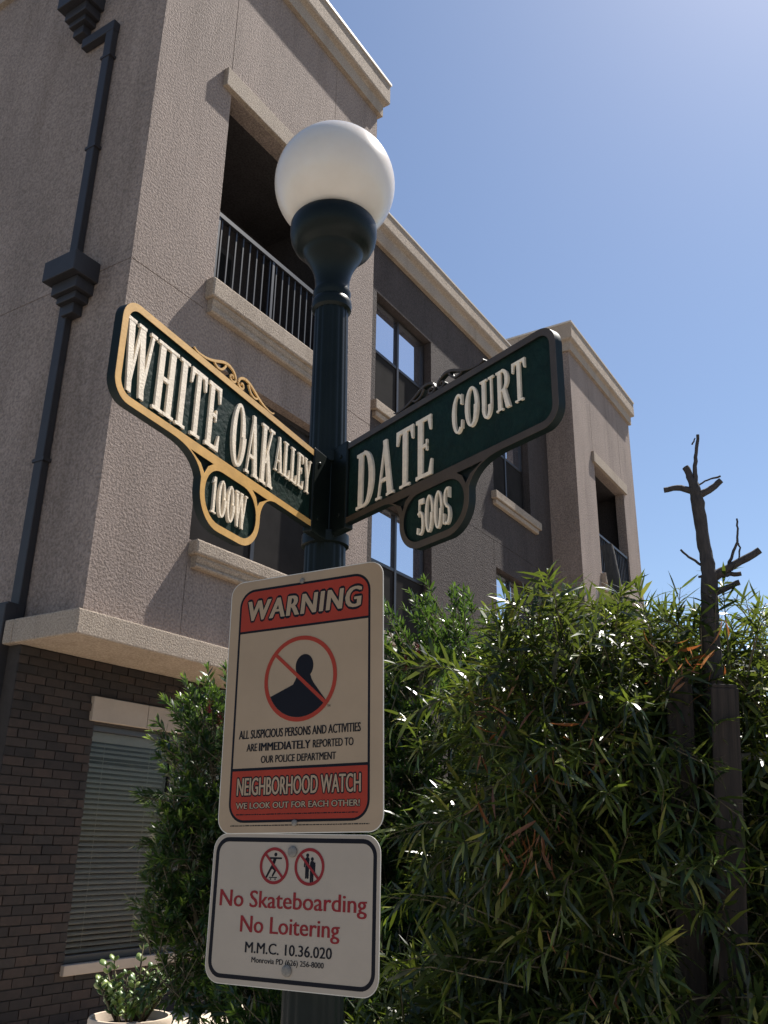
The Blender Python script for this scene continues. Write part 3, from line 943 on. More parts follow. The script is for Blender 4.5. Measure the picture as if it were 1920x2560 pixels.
def blade(name, loc, rotz, flip, zt, zb, length, tab, words, label, gold='gold'):
    """carved street-name board; local x runs from the pole outwards (flip: towards the pole)"""
    nx_, ny_ = math.sin(rotz), -math.cos(rotz)          # the board hangs a little in front of the pole axis
    root = empty(name, (loc[0] + nx_ * 0.011, loc[1] + ny_ * 0.011, loc[2]), rotz)
    tag(root, label, "street sign")
    s = -1 if flip else 1
    T = 0.0095
    u0, u1 = 0.055, length
    t0, t1, tz = tab
    r = 0.045
    out = [(u0, zb), ]
    out += bez((t0 - 0.062, zb), (t0 - 0.02, zb - 0.004), (t0 - 0.004, zb - 0.03), (t0, zb - 0.055), 8)
    rb = 0.075
    out += arc(t0 + rb, tz + rb, rb, rb, 180, 270, 10)
    out += arc(t1 - rb, tz + rb, rb, rb, 270, 360, 10)
    out += bez((t1, zb - 0.05), (t1 + 0.012, zb - 0.02), (t1 + 0.045, zb), (t1 + 0.11, zb), 9)
    out += arc(u1 - r, zb + r, r, r, 270, 360, 8)
    out += arc(u1 - r, zt - r, r, r, 0, 90, 8)
    out += [(u0, zt)]
    fw = 0.016
    main = rrect(u0 - 0.03, zb + fw, u1 - fw, zt - fw, 0.03)
    main = [(max(x, u0 + 0.0005), z) for x, z in main]
    ov = rrect(t0 + fw, tz + fw, t1 - fw, zb - 0.012, 0.058)
    tri0 = [(t0 - 0.030, zb - 0.006), (t0 + 0.040, zb - 0.006), (t0 + 0.022, zb - 0.018), (t0 + 0.012, zb - 0.040), (t0 + 0.004, zb - 0.024)]
    tri1 = [(t1 + 0.046, zb - 0.006), (t1 - 0.040, zb - 0.006), (t1 - 0.022, zb - 0.018), (t1 - 0.010, zb - 0.040), (t1 + 0.006, zb - 0.022)]
    F = lambda L: [(s * x, z) for x, z in L]
    put("board", fill([F(out)], T - 0.007, -(T - 0.007)), M['sign_edge'], root)
    # carved green field just proud of the board, gilded frame in front of it
    fld = put("field", fill([F(main)], T - 0.006, T - 0.0075), M['sign_green'], root)
    fld2 = put("field", fill([F(ov)], T - 0.006, T - 0.0075), M['sign_green'], root)
    put("border", fill([F(out), F(main), F(ov), F(tri0), F(tri1)], T, T - 0.007), M['sign_edge'], root)
    gout = []
    k = 0.0
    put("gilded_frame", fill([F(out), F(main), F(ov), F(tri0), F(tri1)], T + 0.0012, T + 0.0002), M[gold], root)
    put("rear_frame", fill([F(out), F(main), F(ov), F(tri0), F(tri1)], -(T - 0.007), -T), M['sign_edge'], root)
    for w, a, b2, c, d in words:
        carved(w, a, b2, c, d, T - 0.006, 0.0050, root)
    # scroll ornament along the top edge
    cx = (t0 + t1) / 2 + (0.01 if not flip else 0.012)
    sc = MB()
    sb = MB()
    def ribbon(pts, w0, w1):
        n = len(pts)
        for i in range(n - 1):
            (xa, za), (xb, zb_) = pts[i], pts[i + 1]
            dx, dz = xb - xa, zb_ - za
            l = math.hypot(dx, dz) or 1
            nx, nz = -dz / l, dx / l
            wa = w0 + (w1 - w0) * i / (n - 1)
            wb = w0 + (w1 - w0) * (i + 1) / (n - 1)
            q = [(xa + nx * wa, za + nz * wa), (xa - nx * wa, za - nz * wa), (xb - nx * wb, zb_ - nz * wb), (xb + nx * wb, zb_ + nz * wb)]
            q = [(s * x, z) for x, z in q]
            sc.prism(q, -0.0075 - 0.0001 * (i % 5), -0.004)
            sb.prism(q, -0.004, 0.0060 + 0.0001 * (i % 5))
    for m in (-1, 1):
        R_ = lambda L: [(cx + m * x, zt + z) for x, z in L]
        ribbon(R_(bez((0.168, 0.012), (0.158, 0.000), (0.11, 0.008), (0.075, 0.026), 10)), 0.0016, 0.0032)
        ribbon(R_(bez((0.075, 0.026), (0.045, 0.042), (0.012, 0.040), (0.005, 0.016), 10)), 0.0032, 0.0028)
        ribbon(R_(bez((0.005, 0.016), (0.004, 0.002), (0.030, 0.002), (0.028, 0.014), 8)), 0.0028, 0.0022)
        ribbon(R_(bez((0.028, 0.014), (0.027, 0.022), (0.014, 0.021), (0.017, 0.013), 6)), 0.0022, 0.0018)
        ribbon(R_(bez((0.095, 0.019), (0.085, 0.004), (0.060, 0.004), (0.048, 0.030), 8)), 0.0022, 0.0026)
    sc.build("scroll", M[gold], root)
    sb.build("scroll_back", M['sign_edge'], root)
    # metal bracket at the pole
    ue = 0.138 if flip else 0.120
    br = MB()
    br.box(min(s * 0.035, s * ue), max(s * 0.035, s * ue), -(T + 0.004), T + 0.004, zb - 0.014, zt + 0.009)
    br.build("bracket", M['lamp_paint'], root, bevel=0.004)
    for zq in (zb + 0.03, zt - 0.03):
        bo = MB().lathe([(0.006, 0.0), (0.006, 0.002), (0.004, 0.0035)], 12)
        bo.v = [(a + s * (ue - 0.03), -(T + 0.004) - c, b_ + zq) for a, b_, c in bo.v]
        bo.f = [f_[::-1] for f_ in bo.f]
        bo.build("bolt", M['lamp_paint'], root)
    return root

PX, PY = 1.845, 1.345
blade("street_name_sign", (PX, PY, 0), math.radians(8.45), True, 2.574, 2.360, 0.906, (0.381, 0.617, 2.212),
      [("WHITE", -0.889, -0.563, 2.387, 2.539), ("OAK", -0.518, -0.333, 2.387, 2.538), ("ALLEY", -0.327, -0.143, 2.443, 2.536), ("100W", -0.572, -0.434, 2.249, 2.331)],
      "sunlit green carved sign with gold border reading WHITE OAK ALLEY on lamp post")
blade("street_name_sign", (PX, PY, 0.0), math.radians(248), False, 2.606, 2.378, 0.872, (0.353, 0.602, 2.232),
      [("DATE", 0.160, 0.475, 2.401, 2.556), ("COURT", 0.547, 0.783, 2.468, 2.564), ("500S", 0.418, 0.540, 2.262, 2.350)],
      "shaded dark green carved sign reading DATE COURT on lamp post", gold='gold_dark')

# ------------------------------------------------------------------ street lamp
LP = empty("street_lamp", (PX, PY, G0))
tag(LP, "dark green fluted lamp post with round white globe", "street lamp")
lean = Matrix.Rotation(math.radians(-0.75), 3, Vector((0.808, 0.589, 0)))
LP.rotation_mode = 'QUATERNION'
LP.rotation_quaternion = lean.to_quaternion()
# keep the post under the signs: pivot of the lean at about 1.9 m
off = Vector((0, 0, 1.9 - G0)) - lean @ Vector((0, 0, 1.9 - G0))
LP.location = Vector((PX, PY, G0)) + off
zz = lambda z: z - G0
def flute(a, z):
    return 1 - 0.045 * (0.5 + 0.5 * math.cos(16 * a)) ** 1.5
shaft = [(0.078, zz(0.62)), (0.0705, zz(1.25)), (0.0625, zz(1.80)), (0.0560, zz(2.30)), (0.0530, zz(2.65)), (0.0500, zz(3.088))]
MB().lathe(shaft, 128, rfun=flute).build("shaft", M['lamp_paint'], LP, smooth=True, auto=40)
MB().lathe([(0.19, zz(0.121)), (0.19, zz(0.20)), (0.17, zz(0.23)), (0.155, zz(0.34)), (0.12, zz(0.46)), (0.10, zz(0.52)), (0.11, zz(0.55)), (0.11, zz(0.58)), (0.085, zz(0.61)), (0.08, zz(0.64))], 64).build("base", M['lamp_paint'], LP, smooth=True, auto=50)
cap = [(0.050, 3.083), (0.0585, 3.090), (0.0605, 3.105), (0.0585, 3.120), (0.053, 3.127), (0.0555, 3.138), (0.057, 3.150), (0.053, 3.160),
       (0.0515, 3.175), (0.053, 3.200), (0.059, 3.225), (0.069, 3.250), (0.081, 3.270), (0.088, 3.282), (0.090, 3.292), (0.094, 3.297),
       (0.108, 3.304), (0.121, 3.318), (0.130, 3.338), (0.1335, 3.360), (0.1335, 3.388), (0.130, 3.396), (0.120, 3.400), (0.110, 3.398)]
MB().lathe([(r_, zz(z)) for r_, z in cap], 96).build("fitter", M['lamp_paint'], LP, smooth=True, auto=35)
gl = []
GR, GZ = 0.190, 3.556
for i in range(37):
    t = -62 + i * (152 / 36)
    gl.append((max(GR * math.cos(math.radians(t)), 0.0006), zz(GZ + GR * math.sin(math.radians(t)))))
MB().lathe(gl, 96).build("globe", M['opal'], LP, smooth=True)
# clamp bands that carry the name boards
for z in (2.345, 2.575):
    MB().lathe([(0.0565, zz(z)), (0.064, zz(z + 0.003)), (0.064, zz(z + 0.032)), (0.0565, zz(z + 0.035))], 64).build("clamp_band", M['lamp_paint'], LP, smooth=True, auto=40)

# ------------------------------------------------------------------ warning sign
ws = empty("warning_sign", (1.763, 1.347, 1.938))
ws.rotation_mode = 'QUATERNION'
ws.rotation_quaternion = (Matrix.Rotation(math.radians(-85.5), 3, 'Z') @ Matrix.Rotation(math.radians(-1.15), 3, 'Y')).to_quaternion()
tag(ws, "tall cream metal neighborhood watch sign with red WARNING banner on lamp post", "sign")
S0 = 1.938
def Zs(z): return z - S0
put("panel", fill([rrect(-0.2305, Zs(1.620), 0.2295, Zs(2.2565), 0.038)], 0.0, -0.002), M['aluminium'], ws)
put("sheeting", fill([rrect(-0.2285, Zs(1.622), 0.2275, Zs(2.2545), 0.036)], 0.0004, 0.0001), M['sheet_cream'], ws)
outer = rrect(-0.200, Zs(1.645), 0.194, Zs(2.231), 0.046)
inner = rrect(-0.194, Zs(1.651), 0.188, Zs(2.2245), 0.040)
def clipz(L, z0, z1):
    return [(x, min(max(z, z0), z1)) for x, z in L]
put("border", fill([outer, inner], 0.0007, 0.0005), M['print_black'], ws)
top = arc(0.188 - 0.040, Zs(2.2245) - 0.040, 0.040, 0.040, 0, 90, 8) + arc(-0.194 + 0.040, Zs(2.2245) - 0.040, 0.040, 0.040, 90, 180, 8) + [(-0.194, Zs(2.1195)), (0.188, Zs(2.1195))]
put("red_banner", fill([top], 0.00068, 0.0005), M['print_red'], ws)
put("rule", fill([[(-0.194, Zs(2.1135)), (0.188, Zs(2.1135)), (0.188, Zs(2.1195)), (-0.194, Zs(2.1195))]], 0.00072, 0.0005), M['print_black'], ws)
bot = [(0.188, Zs(1.766)), (-0.194, Zs(1.766))] + arc(-0.194 + 0.040, Zs(1.651) + 0.040, 0.040, 0.040, 180, 270, 8) + arc(0.188 - 0.040, Zs(1.651) + 0.040, 0.040, 0.040, 270, 360, 8)
put("red_banner", fill([bot], 0.00068, 0.0005), M['print_red'], ws)
put("rule", fill([[(-0.194, Zs(1.766)), (0.188, Zs(1.766)), (0.188, Zs(1.7725)), (-0.194, Zs(1.7725))]], 0.00072, 0.0005), M['print_black'], ws)

def slanted(me, k, zc):
    for v in me.vertices:
        v.co.x += (v.co.z - zc) * k
    return me

def lettering(parent, body, x0, x1, z0, z1, mat, bold=0.0, halo=None, name="lettering", slant=0.0, sp=1.0):
    if halo:
        me = text(body, x0, x1, z0, z1, 0.0008, bold=bold + halo, space=sp, ring=True)
        put(name + "_outline", slanted(me, slant, z0), M['print_black'], parent)
    me = text(body, x0, x1, z0, z1, 0.0011, bold=bold, space=sp)
    put(name, slanted(me, slant, z0), mat, parent)

lettering(ws, "WARNING", -0.176, 0.164, Zs(2.1465), Zs(2.1985), M['sheet_cream'], 0.055, 0.075, slant=0.10, sp=1.12)
lettering(ws, "ALL SUSPICIOUS PERSONS AND ACTIVITIES", -0.1795, 0.169, Zs(1.8435), Zs(1.8640), M['print_black'], 0.035)
lettering(ws, "ARE", -0.1545, -0.1235, Zs(1.8125), Zs(1.8305), M['print_black'], 0.035)
lettering(ws, "IMMEDIATELY", -0.117, 0.031, Zs(1.8120), Zs(1.8310), M['print_black'], 0.055)
lettering(ws, "REPORTED TO", 0.039, 0.150, Zs(1.8125), Zs(1.8305), M['print_black'], 0.035)
lettering(ws, "OUR POLICE DEPARTMENT", -0.110, 0.103, Zs(1.7830), Zs(1.8000), M['print_black'], 0.035)
lettering(ws, "NEIGHBORHOOD WATCH", -0.177, 0.170, Zs(1.7085), Zs(1.7490), M['sheet_cream'], 0.022, 0.065)
lettering(ws, "WE LOOK OUT FOR EACH OTHER!", -0.178, 0.168, Zs(1.6775), Zs(1.6910), M['sheet_cream'], 0.035, 0.11)
lettering(ws, "TM", 0.0765, 0.085, Zs(1.9060), Zs(1.9115), M['print_black'], 0.01)
# lines of fine print, too small to read
rr = random.Random(5)
for (x0, x1, z, h, m_) in ((-0.176, 0.164, 1.6625, 0.0030, 'print_black'), (-0.192, 0.193, 1.6372, 0.0026, 'print_black')):
    mb = MB()
    x = x0
    while x < x1:
        w = rr.uniform(0.003, 0.011)
        mb.prism([(x, Zs(z)), (min(x + w, x1), Zs(z)), (min(x + w, x1), Zs(z) + h * rr.uniform(0.6, 1)), (x, Zs(z) + h * rr.uniform(0.6, 1))], -0.0009, -0.0005)
        x += w + 0.0016
    mb.build("fine_print", M[m_], ws)

def prohibit(parent, cx, cz, r, t, mat, zf, name="prohibition_ring", ang=135):
    put(name, fill([arc(cx, cz, r, r, 0, 360, 48)[:-1], arc(cx, cz, r - t, r - t, 0, 360, 48)[:-1]], zf, zf - 0.0002), mat, parent)
    c, s_ = math.cos(math.radians(ang)), math.sin(math.radians(ang))
    q = r - t * 0.5
    n_ = (-s_ * t * 0.42, c * t * 0.42)
    put("slash", fill([[(cx + c * q + n_[0], cz + s_ * q + n_[1]), (cx + c * q - n_[0], cz + s_ * q - n_[1]), (cx - c * q - n_[0], cz - s_ * q - n_[1]), (cx - c * q + n_[0], cz - s_ * q + n_[1])]], zf + 0.0002, zf - 0.0002), mat, parent)

CX, CZ, CR = -0.004, Zs(1.983), 0.1065
prohibit(ws, CX, CZ, CR, 0.0105, M['print_red'], 0.0013, ang=139)
# plain dark figure behind the ring: sloping shoulders, collar and round-crowned head
sil = []
ri = CR - 0.011
a0, a1 = 205, 322
sil += arc(CX, CZ, ri, ri, a0, a1, 20)
sil += [(0.036, Zs(1.968)), (0.030, Zs(1.978))]
sil += arc(0.008, Zs(2.012), 0.026, 0.030, -48, 222, 20)
sil += [(-0.018, Zs(1.978)), (-0.024, Zs(1.968))]
put("figure", fill([sil], 0.0009, 0.0006), M['print_black'], ws)

def bolt(parent, x, z, r):
    mb = MB()
    mb.lathe([(r, 0.0), (r, 0.0025), (r * 0.75, 0.0045), (r * 0.45, 0.005)], 20)
    mb.v = [(a + x, -0.0012 - c, b_ + z) for a, b_, c in mb.v]
    mb.f = [f[::-1] for f in mb.f]
    mb.build("bolt", M['bolt'], parent, smooth=True, auto=35)
bolt(ws, -0.006, Zs(2.234), 0.0068)
bolt(ws, -0.006, Zs(1.643), 0.0075)

# ------------------------------------------------------------------ lower sign
ns = empty("prohibition_sign", (1.765, 1.347, 1.4555), math.radians(-85.5))
tag(ns, "square-cornered white metal sign reading No Skateboarding No Loitering, below the warning sign", "sign")
ns['label'] = "white metal sign with black border reading No Skateboarding No Loitering"
S0 = 1.4555
put("panel", fill([rrect(-0.2320, Zs(1.2925), 0.2280, Zs(1.6185), 0.040)], 0.0, -0.002), M['aluminium'], ns)
put("sheeting", fill([rrect(-0.2305, Zs(1.2940), 0.2265, Zs(1.6170), 0.0385)], 0.0004, 0.0001), M['sheet_white'], ns)
put("border", fill([rrect(-0.2235, Zs(1.3045), 0.2190, Zs(1.6095), 0.036), rrect(-0.2140, Zs(1.3135), 0.2100, Zs(1.5995), 0.027)], 0.0007, 0.0005), M['print_black'], ns)
lettering(ns, "No Skateboarding", -0.2015, 0.1955, Zs(1.4570), Zs(1.4925), M['print_crimson'], 0.030)
lettering(ns, "No Loitering", -0.1375, 0.1285, Zs(1.4038), Zs(1.4385), M['print_crimson'], 0.030)
lettering(ns, "M.M.C. 10.36.020", -0.1200, 0.1110, Zs(1.3615), Zs(1.3835), M['print_black'], 0.030)
lettering(ns, "Monrovia PD (626) 256-8000", -0.1005, 0.0915, Zs(1.3422), Zs(1.3532), M['print_black'], 0.030)
for cx in (-0.0528, 0.0442):
    prohibit(ns, cx, Zs(1.5480), 0.0403, 0.0068, M['print_crimson'], 0.0013)
def capsule(x0, z0, x1, z1, w0, w1):
    d = Vector((x1 - x0, z1 - z0)).normalized()
    a = math.degrees(math.atan2(d.y, d.x))
    return arc(x0, z0, w0, w0, a + 90, a + 270, 6) + arc(x1, z1, w1, w1, a - 90, a + 90, 6)
def picto(parts, zc, cx, name):
    mb = MB()
    for i, q in enumerate(parts):
        mb.prism([(cx + x, Zs(zc) + z) for x, z in q], -0.0008 - 0.00001 * i, -0.0005)
    mb.build(name, M['print_black'], ns)
disc = lambda x, z, r: arc(x, z, r, r, 0, 360, 14)[:-1]
picto([disc(0.003, 0.0245, 0.0043), capsule(-0.012, 0.0165, 0.019, 0.0165, 0.002, 0.002), capsule(0.001, 0.0135, -0.006, -0.004, 0.0042, 0.0034),
       capsule(-0.007, -0.003, -0.020, -0.0245, 0.0028, 0.0024), capsule(-0.004, -0.004, 0.004, -0.010, 0.0028, 0.0026), capsule(0.004, -0.010, -0.003, -0.0215, 0.0026, 0.0022),
       capsule(-0.012, -0.0255, 0.0085, -0.0255, 0.0011, 0.0011), disc(-0.008, -0.0290, 0.0017), disc(0.0045, -0.0290, 0.0017)], 1.5480, -0.0528, "skater_pictogram")
picto([disc(-0.006, 0.0245, 0.0041), capsule(-0.006, 0.0155, -0.006, 0.002, 0.0056, 0.0048), capsule(-0.0125, 0.0155, -0.0135, 0.000, 0.0018, 0.0016), capsule(-0.0085, 0.0, -0.0085, -0.0235, 0.0025, 0.0022), capsule(-0.0035, 0.0, -0.0035, -0.0235, 0.0025, 0.0022),
       disc(0.007, 0.0165, 0.0041), capsule(0.007, 0.0075, 0.007, -0.006, 0.0056, 0.0048), capsule(0.0140, 0.0080, 0.0142, -0.010, 0.0018, 0.0016), capsule(0.0045, -0.008, 0.0045, -0.0315, 0.0025, 0.0022), capsule(0.0095, -0.008, 0.0095, -0.0315, 0.0025, 0.0022)], 1.5480, 0.0442, "loiterers_pictogram")
bolt(ns, -0.003, Zs(1.5795), 0.0125)
bolt(ns, -0.003, Zs(1.3312), 0.0125)

# ------------------------------------------------------------------ plants
def frames(d, up):
    """side and normal vectors for leaf directions d (n,3)"""
    s = np.cross(d, up)
    s /= np.linalg.norm(s, axis=1, keepdims=True) + 1e-9
    n = np.cross(s, d)
    return s, n


LT = np.array([(0, .10, 0), (0, -.10, 0), (.30, .46, 0), (.30, -.46, 0), (.68, .40, 0), (.68, -.40, 0), (1, 0, 0)])
LF = [(0, 1, 3, 2), (2, 3, 5, 4), (4, 5, 6)]


def leaves_mesh(name, base, d, nrm, L, W, bend, young, mat):
    n = len(base)
    s = np.cross(nrm, d)
    t = LT
    v = (base[:, None, :] + (t[None, :, 0, None] * L[:, None, None]) * d[:, None, :] + (t[None, :, 1, None] * W[:, None, None]) * s[:, None, :]
         - (t[None, :, 0, None] ** 2 * (bend * L)[:, None, None]) * nrm[:, None, :] + (np.abs(t[None, :, 1, None]) * 0.35 * W[:, None, None]) * nrm[:, None, :])
    v = v.reshape(-1, 3)
    k = len(t)
    me = bpy.data.meshes.new(name)
    me.vertices.add(len(v))
    me.vertices.foreach_set("co", v.astype(np.float32).ravel())
    loops = np.concatenate([np.array(f) for f in LF])
    nl = len(loops)
    li = (loops[None, :] + (np.arange(n) * k)[:, None]).ravel()
    me.loops.add(len(li))
    me.loops.foreach_set("vertex_index", li.astype(np.int32))
    starts = np.cumsum([0] + [len(f) for f in LF])[:-1]
    st = (starts[None, :] + (np.arange(n) * nl)[:, None]).ravel()
    me.polygons.add(len(st))
    me.polygons.foreach_set("loop_start", st.astype(np.int32))
    a = me.attributes.new("young", 'FLOAT', 'POINT')
    a.data.foreach_set("value", np.repeat(young, k).astype(np.float32))
    me.materials.append(mat)
    me.update(calc_edges=True)
    me.validate()
    return me


def unit_leaf(mat, wr, bend):
    """one nicer leaf, length 1 along +X, folded along its midrib"""
    ts = [0, .08, .28, .52, .78, 1.0]
    ws_ = [.06, .22, .46, .5, .30, 0.0]
    v, f = [], []
    for t, w in zip(ts, ws_):
        z = -bend * t * t
        v += [(t, w * wr, z + .3 * w * wr), (t, 0, z), (t, -w * wr, z + .3 * w * wr)]
    for i in range(len(ts) - 1):
        a = i * 3
        f += [(a, a + 1, a + 4, a + 3), (a + 1, a + 2, a + 5, a + 4)]
    mb = MB()
    mb.add(v, f)
    return mb.mesh("leaf", mat, smooth=True)


def sample_blobs(rng, blobs, n):
    vol = np.array([b[3] * b[4] * b[5] for b in blobs]) ** 0.8
    idx = rng.choice(len(blobs), n, p=vol / vol.sum())
    b = np.array(blobs)[idx]
    u = rng.normal(size=(n, 3))
    u /= np.linalg.norm(u, axis=1, keepdims=True)
    r = rng.uniform(0.25, 1.0, n) ** 0.5
    return b[:, :3] + b[:, 3:] * u * r[:, None], u


def shrub(name, label, base, blobs, ntwig, nleaf, twigL, leafL, leafW, bend, tilt, upb, mat, seed, nobj, droop=0.0, youngtip=0.0, group=None, extra=None):
    rng = np.random.default_rng(seed)
    root = empty(name, base)
    tag(root, label, "shrub", group)
    O = np.array(base)
    P, U = sample_blobs(rng, blobs, ntwig)
    D = U * 0.75 + np.array([0, 0, upb]) + rng.normal(scale=0.45, size=U.shape)
    if extra is not None:
        P = np.vstack([P, extra[:, :3]])
        D = np.vstack([D, extra[:, 3:]])
    D /= np.linalg.norm(D, axis=1, keepdims=True)
    TL = rng.uniform(*twigL, len(P))
    bs, ds, ls, yo = [], [], [], []
    tw = MB()
    for p, d, L in zip(P, D, TL):
        s, n_ = frames(d[None], np.array([[0.13, 0.27, 1.0]]))
        s, n_ = s[0], n_[0]
        m_ = int(nleaf * L / twigL[1])
        t = np.sort(rng.uniform(0.12, 1.0, m_))
        ph = np.arange(m_) * 2.3999 + rng.uniform(0, 6.28) + rng.normal(scale=0.25, size=m_)
        dz = -droop * L * t ** 2
        pts = p + d * (t * L)[:, None] + np.array([0, 0, 1.0]) * dz[:, None]
        rad = s * np.cos(ph)[:, None] + n_ * np.sin(ph)[:, None]
        ti = np.radians(tilt) * (1.15 - 0.55 * t) + rng.normal(scale=0.15, size=m_)
        ld = d * np.cos(ti)[:, None] + rad * np.sin(ti)[:, None] + np.array([0, 0, -droop * 0.8]) * t[:, None]
        bs.append(pts); ds.append(ld); ls.append(rng.uniform(*leafL, m_) * (1.0 - 0.35 * t ** 3))
        yo.append(np.clip((t - 0.8) / 0.2, 0, 1) * youngtip * rng.uniform(0.3, 1) if youngtip else np.zeros(m_))
        e0, e1, e2 = p - d * L * 0.6 - O, p + d * L * 0.5 - np.array([0, 0, droop * L * .25]) - O, p + d * L * 0.98 - np.array([0, 0, droop * L]) - O
        tw.tube([e0, e1, e2], [0.0030, 0.0022, 0.0012], 4, False)
    bs, ds, ls, yo = np.vstack(bs), np.vstack(ds), np.concatenate(ls), np.concatenate(yo)
    ds /= np.linalg.norm(ds, axis=1, keepdims=True)
    up = rng.normal(scale=0.45, size=ds.shape) + np.array([0, 0, 1.0])
    s, nr = frames(ds, up)
    W = ls * leafW * rng.uniform(0.8, 1.2, len(ls))
    bd = bend * rng.uniform(-0.2, 1.3, len(ls))
    # the leaves nearest the viewpoint become single objects
    fwd = np.array([0.7918, 0.5003, 0.3503])
    rel = bs - np.array([0, 0, 1.6])
    dep = rel @ fwd
    rightv = np.array([0.529066, -0.848434, 0.015793])
    upv = np.array([-0.305093, -0.172818, 0.936511])
    inside = (np.abs(rel @ rightv) / dep < 0.43) & (np.abs(rel @ upv) / dep < 0.57)
    big = ls / dep + (~inside) * -10
    # spread the picks over the visible face: nearest leaf of each small viewing cell
    cell = np.floor((rel @ rightv) / dep * 26).astype(int) * 1000 + np.floor((rel @ upv) / dep * 26).astype(int)
    order = np.lexsort((dep, cell))
    first = np.concatenate([[True], cell[order][1:] != cell[order][:-1]])
    rank = np.zeros(len(order), int)
    c = 0
    for i, f_ in enumerate(first):
        c = 0 if f_ else c + 1
        rank[order[i]] = c
    score = rank + (~inside) * 1e6
    pick = np.argsort(score, kind='stable')[:nobj]
    keep = np.ones(len(bs), bool)
    keep[pick] = False
    fo = link("foliage", leaves_mesh("foliage", (bs - O)[keep], ds[keep], nr[keep], ls[keep], W[keep], bd[keep], yo[keep], mat), root)
    fo['kind'] = 'stuff'
    ul = [unit_leaf(mat, leafW, bend * k) for k in (0.2, 0.7, 1.2)]
    for j, i in enumerate(pick):
        o = link("leaf", ul[j % 3], root)
        x, y, z = ds[i], np.cross(nr[i], ds[i]), nr[i]
        l = ls[i]
        b_ = bs[i] - O
        o.matrix_basis = Matrix(((x[0] * l, y[0] * l, z[0] * l, b_[0]), (x[1] * l, y[1] * l, z[1] * l, b_[1]), (x[2] * l, y[2] * l, z[2] * l, b_[2]), (0, 0, 0, 1)))
    # twigs and main stems
    to = tw.build("twig", M['stem'], root)
    to['kind'] = 'stuff'
    for b_ in blobs:
        mb = MB()
        c = np.array(b_[:3]) - O
        st = np.array([c[0] * 0.35, c[1] * 0.35, 0.0])
        p1 = st * 0.5 + c * 0.5 + rng.normal(scale=0.08, size=3)
        p1[2] = c[2] * 0.45
        tp = c + np.array([0, 0, b_[5] * 0.6])
        mb.tube([st, (st + p1) / 2 + rng.normal(scale=0.03, size=3), p1, (p1 + c) / 2 + rng.normal(scale=0.04, size=3), c, tp], [0.024, 0.021, 0.018, 0.015, 0.012, 0.005], 7)
        mb.build("stem", M['stem'], root, smooth=True)
    return root


def dry_leaves(parent, O, clumps, seed):
    rng = np.random.default_rng(seed)
    bs, ds, ls = [], [], []
    for (x, y, z, n, spread, hang) in clumps:
        b_ = np.array([x, y, z]) + rng.normal(scale=spread, size=(n, 3))
        d = rng.normal(scale=1.0, size=(n, 3)) * (1.12 - hang) + np.array([0, 0, -1.0]) * hang * 1.3
        bs.append(b_); ds.append(d); ls.append(rng.uniform(0.03, 0.105, n))
    bs, ds, ls = np.vstack(bs), np.vstack(ds), np.concatenate(ls)
    ds /= np.linalg.norm(ds, axis=1, keepdims=True)
    s, nr = frames(ds, rng.normal(size=ds.shape))
    ul = [unit_leaf(M['leaf_dry'], 0.11, k) for k in (0.15, 0.5, -0.45)]
    for j in range(len(bs)):
        o = link("dry_leaf", ul[j % 3], parent)
        x, y, z = ds[j], np.cross(nr[j], ds[j]), nr[j]
        l = ls[j]
        b_ = bs[j] - O
        o.matrix_basis = Matrix(((x[0] * l, y[0] * l, z[0] * l, b_[0]), (x[1] * l, y[1] * l, z[1] * l, b_[1]), (x[2] * l, y[2] * l, z[2] * l, b_[2]), (0, 0, 0, 1)))


GB = 0.135
# big long-leaved shrub beside the lamp post
BB = [(3.22, 1.20, 1.75, .48, .46, .62), (3.25, .95, 1.20, .45, .55, .75), (3.38, .95, 1.98, .33, .30, .36), (3.50, .42, 1.95, .33, .38, .36),
      (3.42, .35, 1.20, .40, .50, .75), (3.10, 1.20, .70, .50, .50, .60), (3.2, 1.65, .62, .45, .4, .55), (3.32, 1.15, 2.10, .40, .42, .24), (3.45, .60, 2.12, .35, .40, .20)]
# sprigs that stick out: towards the lamp post, over the wooden post, above the top edge
ex = np.array([(2.85, 1.46, 2.20, -.35, .55, .12), (2.90, 1.40, 2.12, -.3, .6, -.1), (2.86, 1.42, 1.62, -.3, .5, .05), (2.84, 1.40, 1.42, -.3, .5, .2), (2.80, 1.35, 1.20, -.2, .6, .1),
               (2.98, 1.25, 2.28, -.2, .3, .5), (3.0, 1.1, 2.30, -.3, .0, .5), (3.0, .98, 2.25, -.3, -.2, .55), (2.95, .90, 1.95, -.3, -.75, -.12), (2.92, .82, 1.80, -.25, -.8, -.25),
               (2.95, .80, 1.72, -.3, -.7, -.3), (3.05, .92, 2.30, -.2, .4, .5), (3.1, .80, 2.26, -.2, .1, .9), (3.12, .74, 2.22, -.1, -.1, 1.0), (3.1, .50, 2.28, -.2, -.3, .8),
               (2.88, .70, 1.20, -.2, -.6, .1), (2.90, .66, .98, -.2, -.4, .3), (2.95, 1.30, 2.30, -.1, .25, .6), (3.0, 1.2, 2.3, -.1, .1, .8), (3.15, .62, 2.30, -.1, -.1, .9)])
sb_ = shrub("long_leaved_shrub", "large shrub with long narrow leaves and dry orange leaves right of the signs", (3.15, 0.95, GB), BB, 2500, 27, (0.15, 0.34), (0.080, 0.145), 0.125, 0.50, 62, 0.10,
            M['leaf_long'], 11, 300, droop=0.22, youngtip=0.6, extra=np.repeat(ex, 2, axis=0) + np.random.default_rng(2).normal(scale=.03, size=(40, 6)))
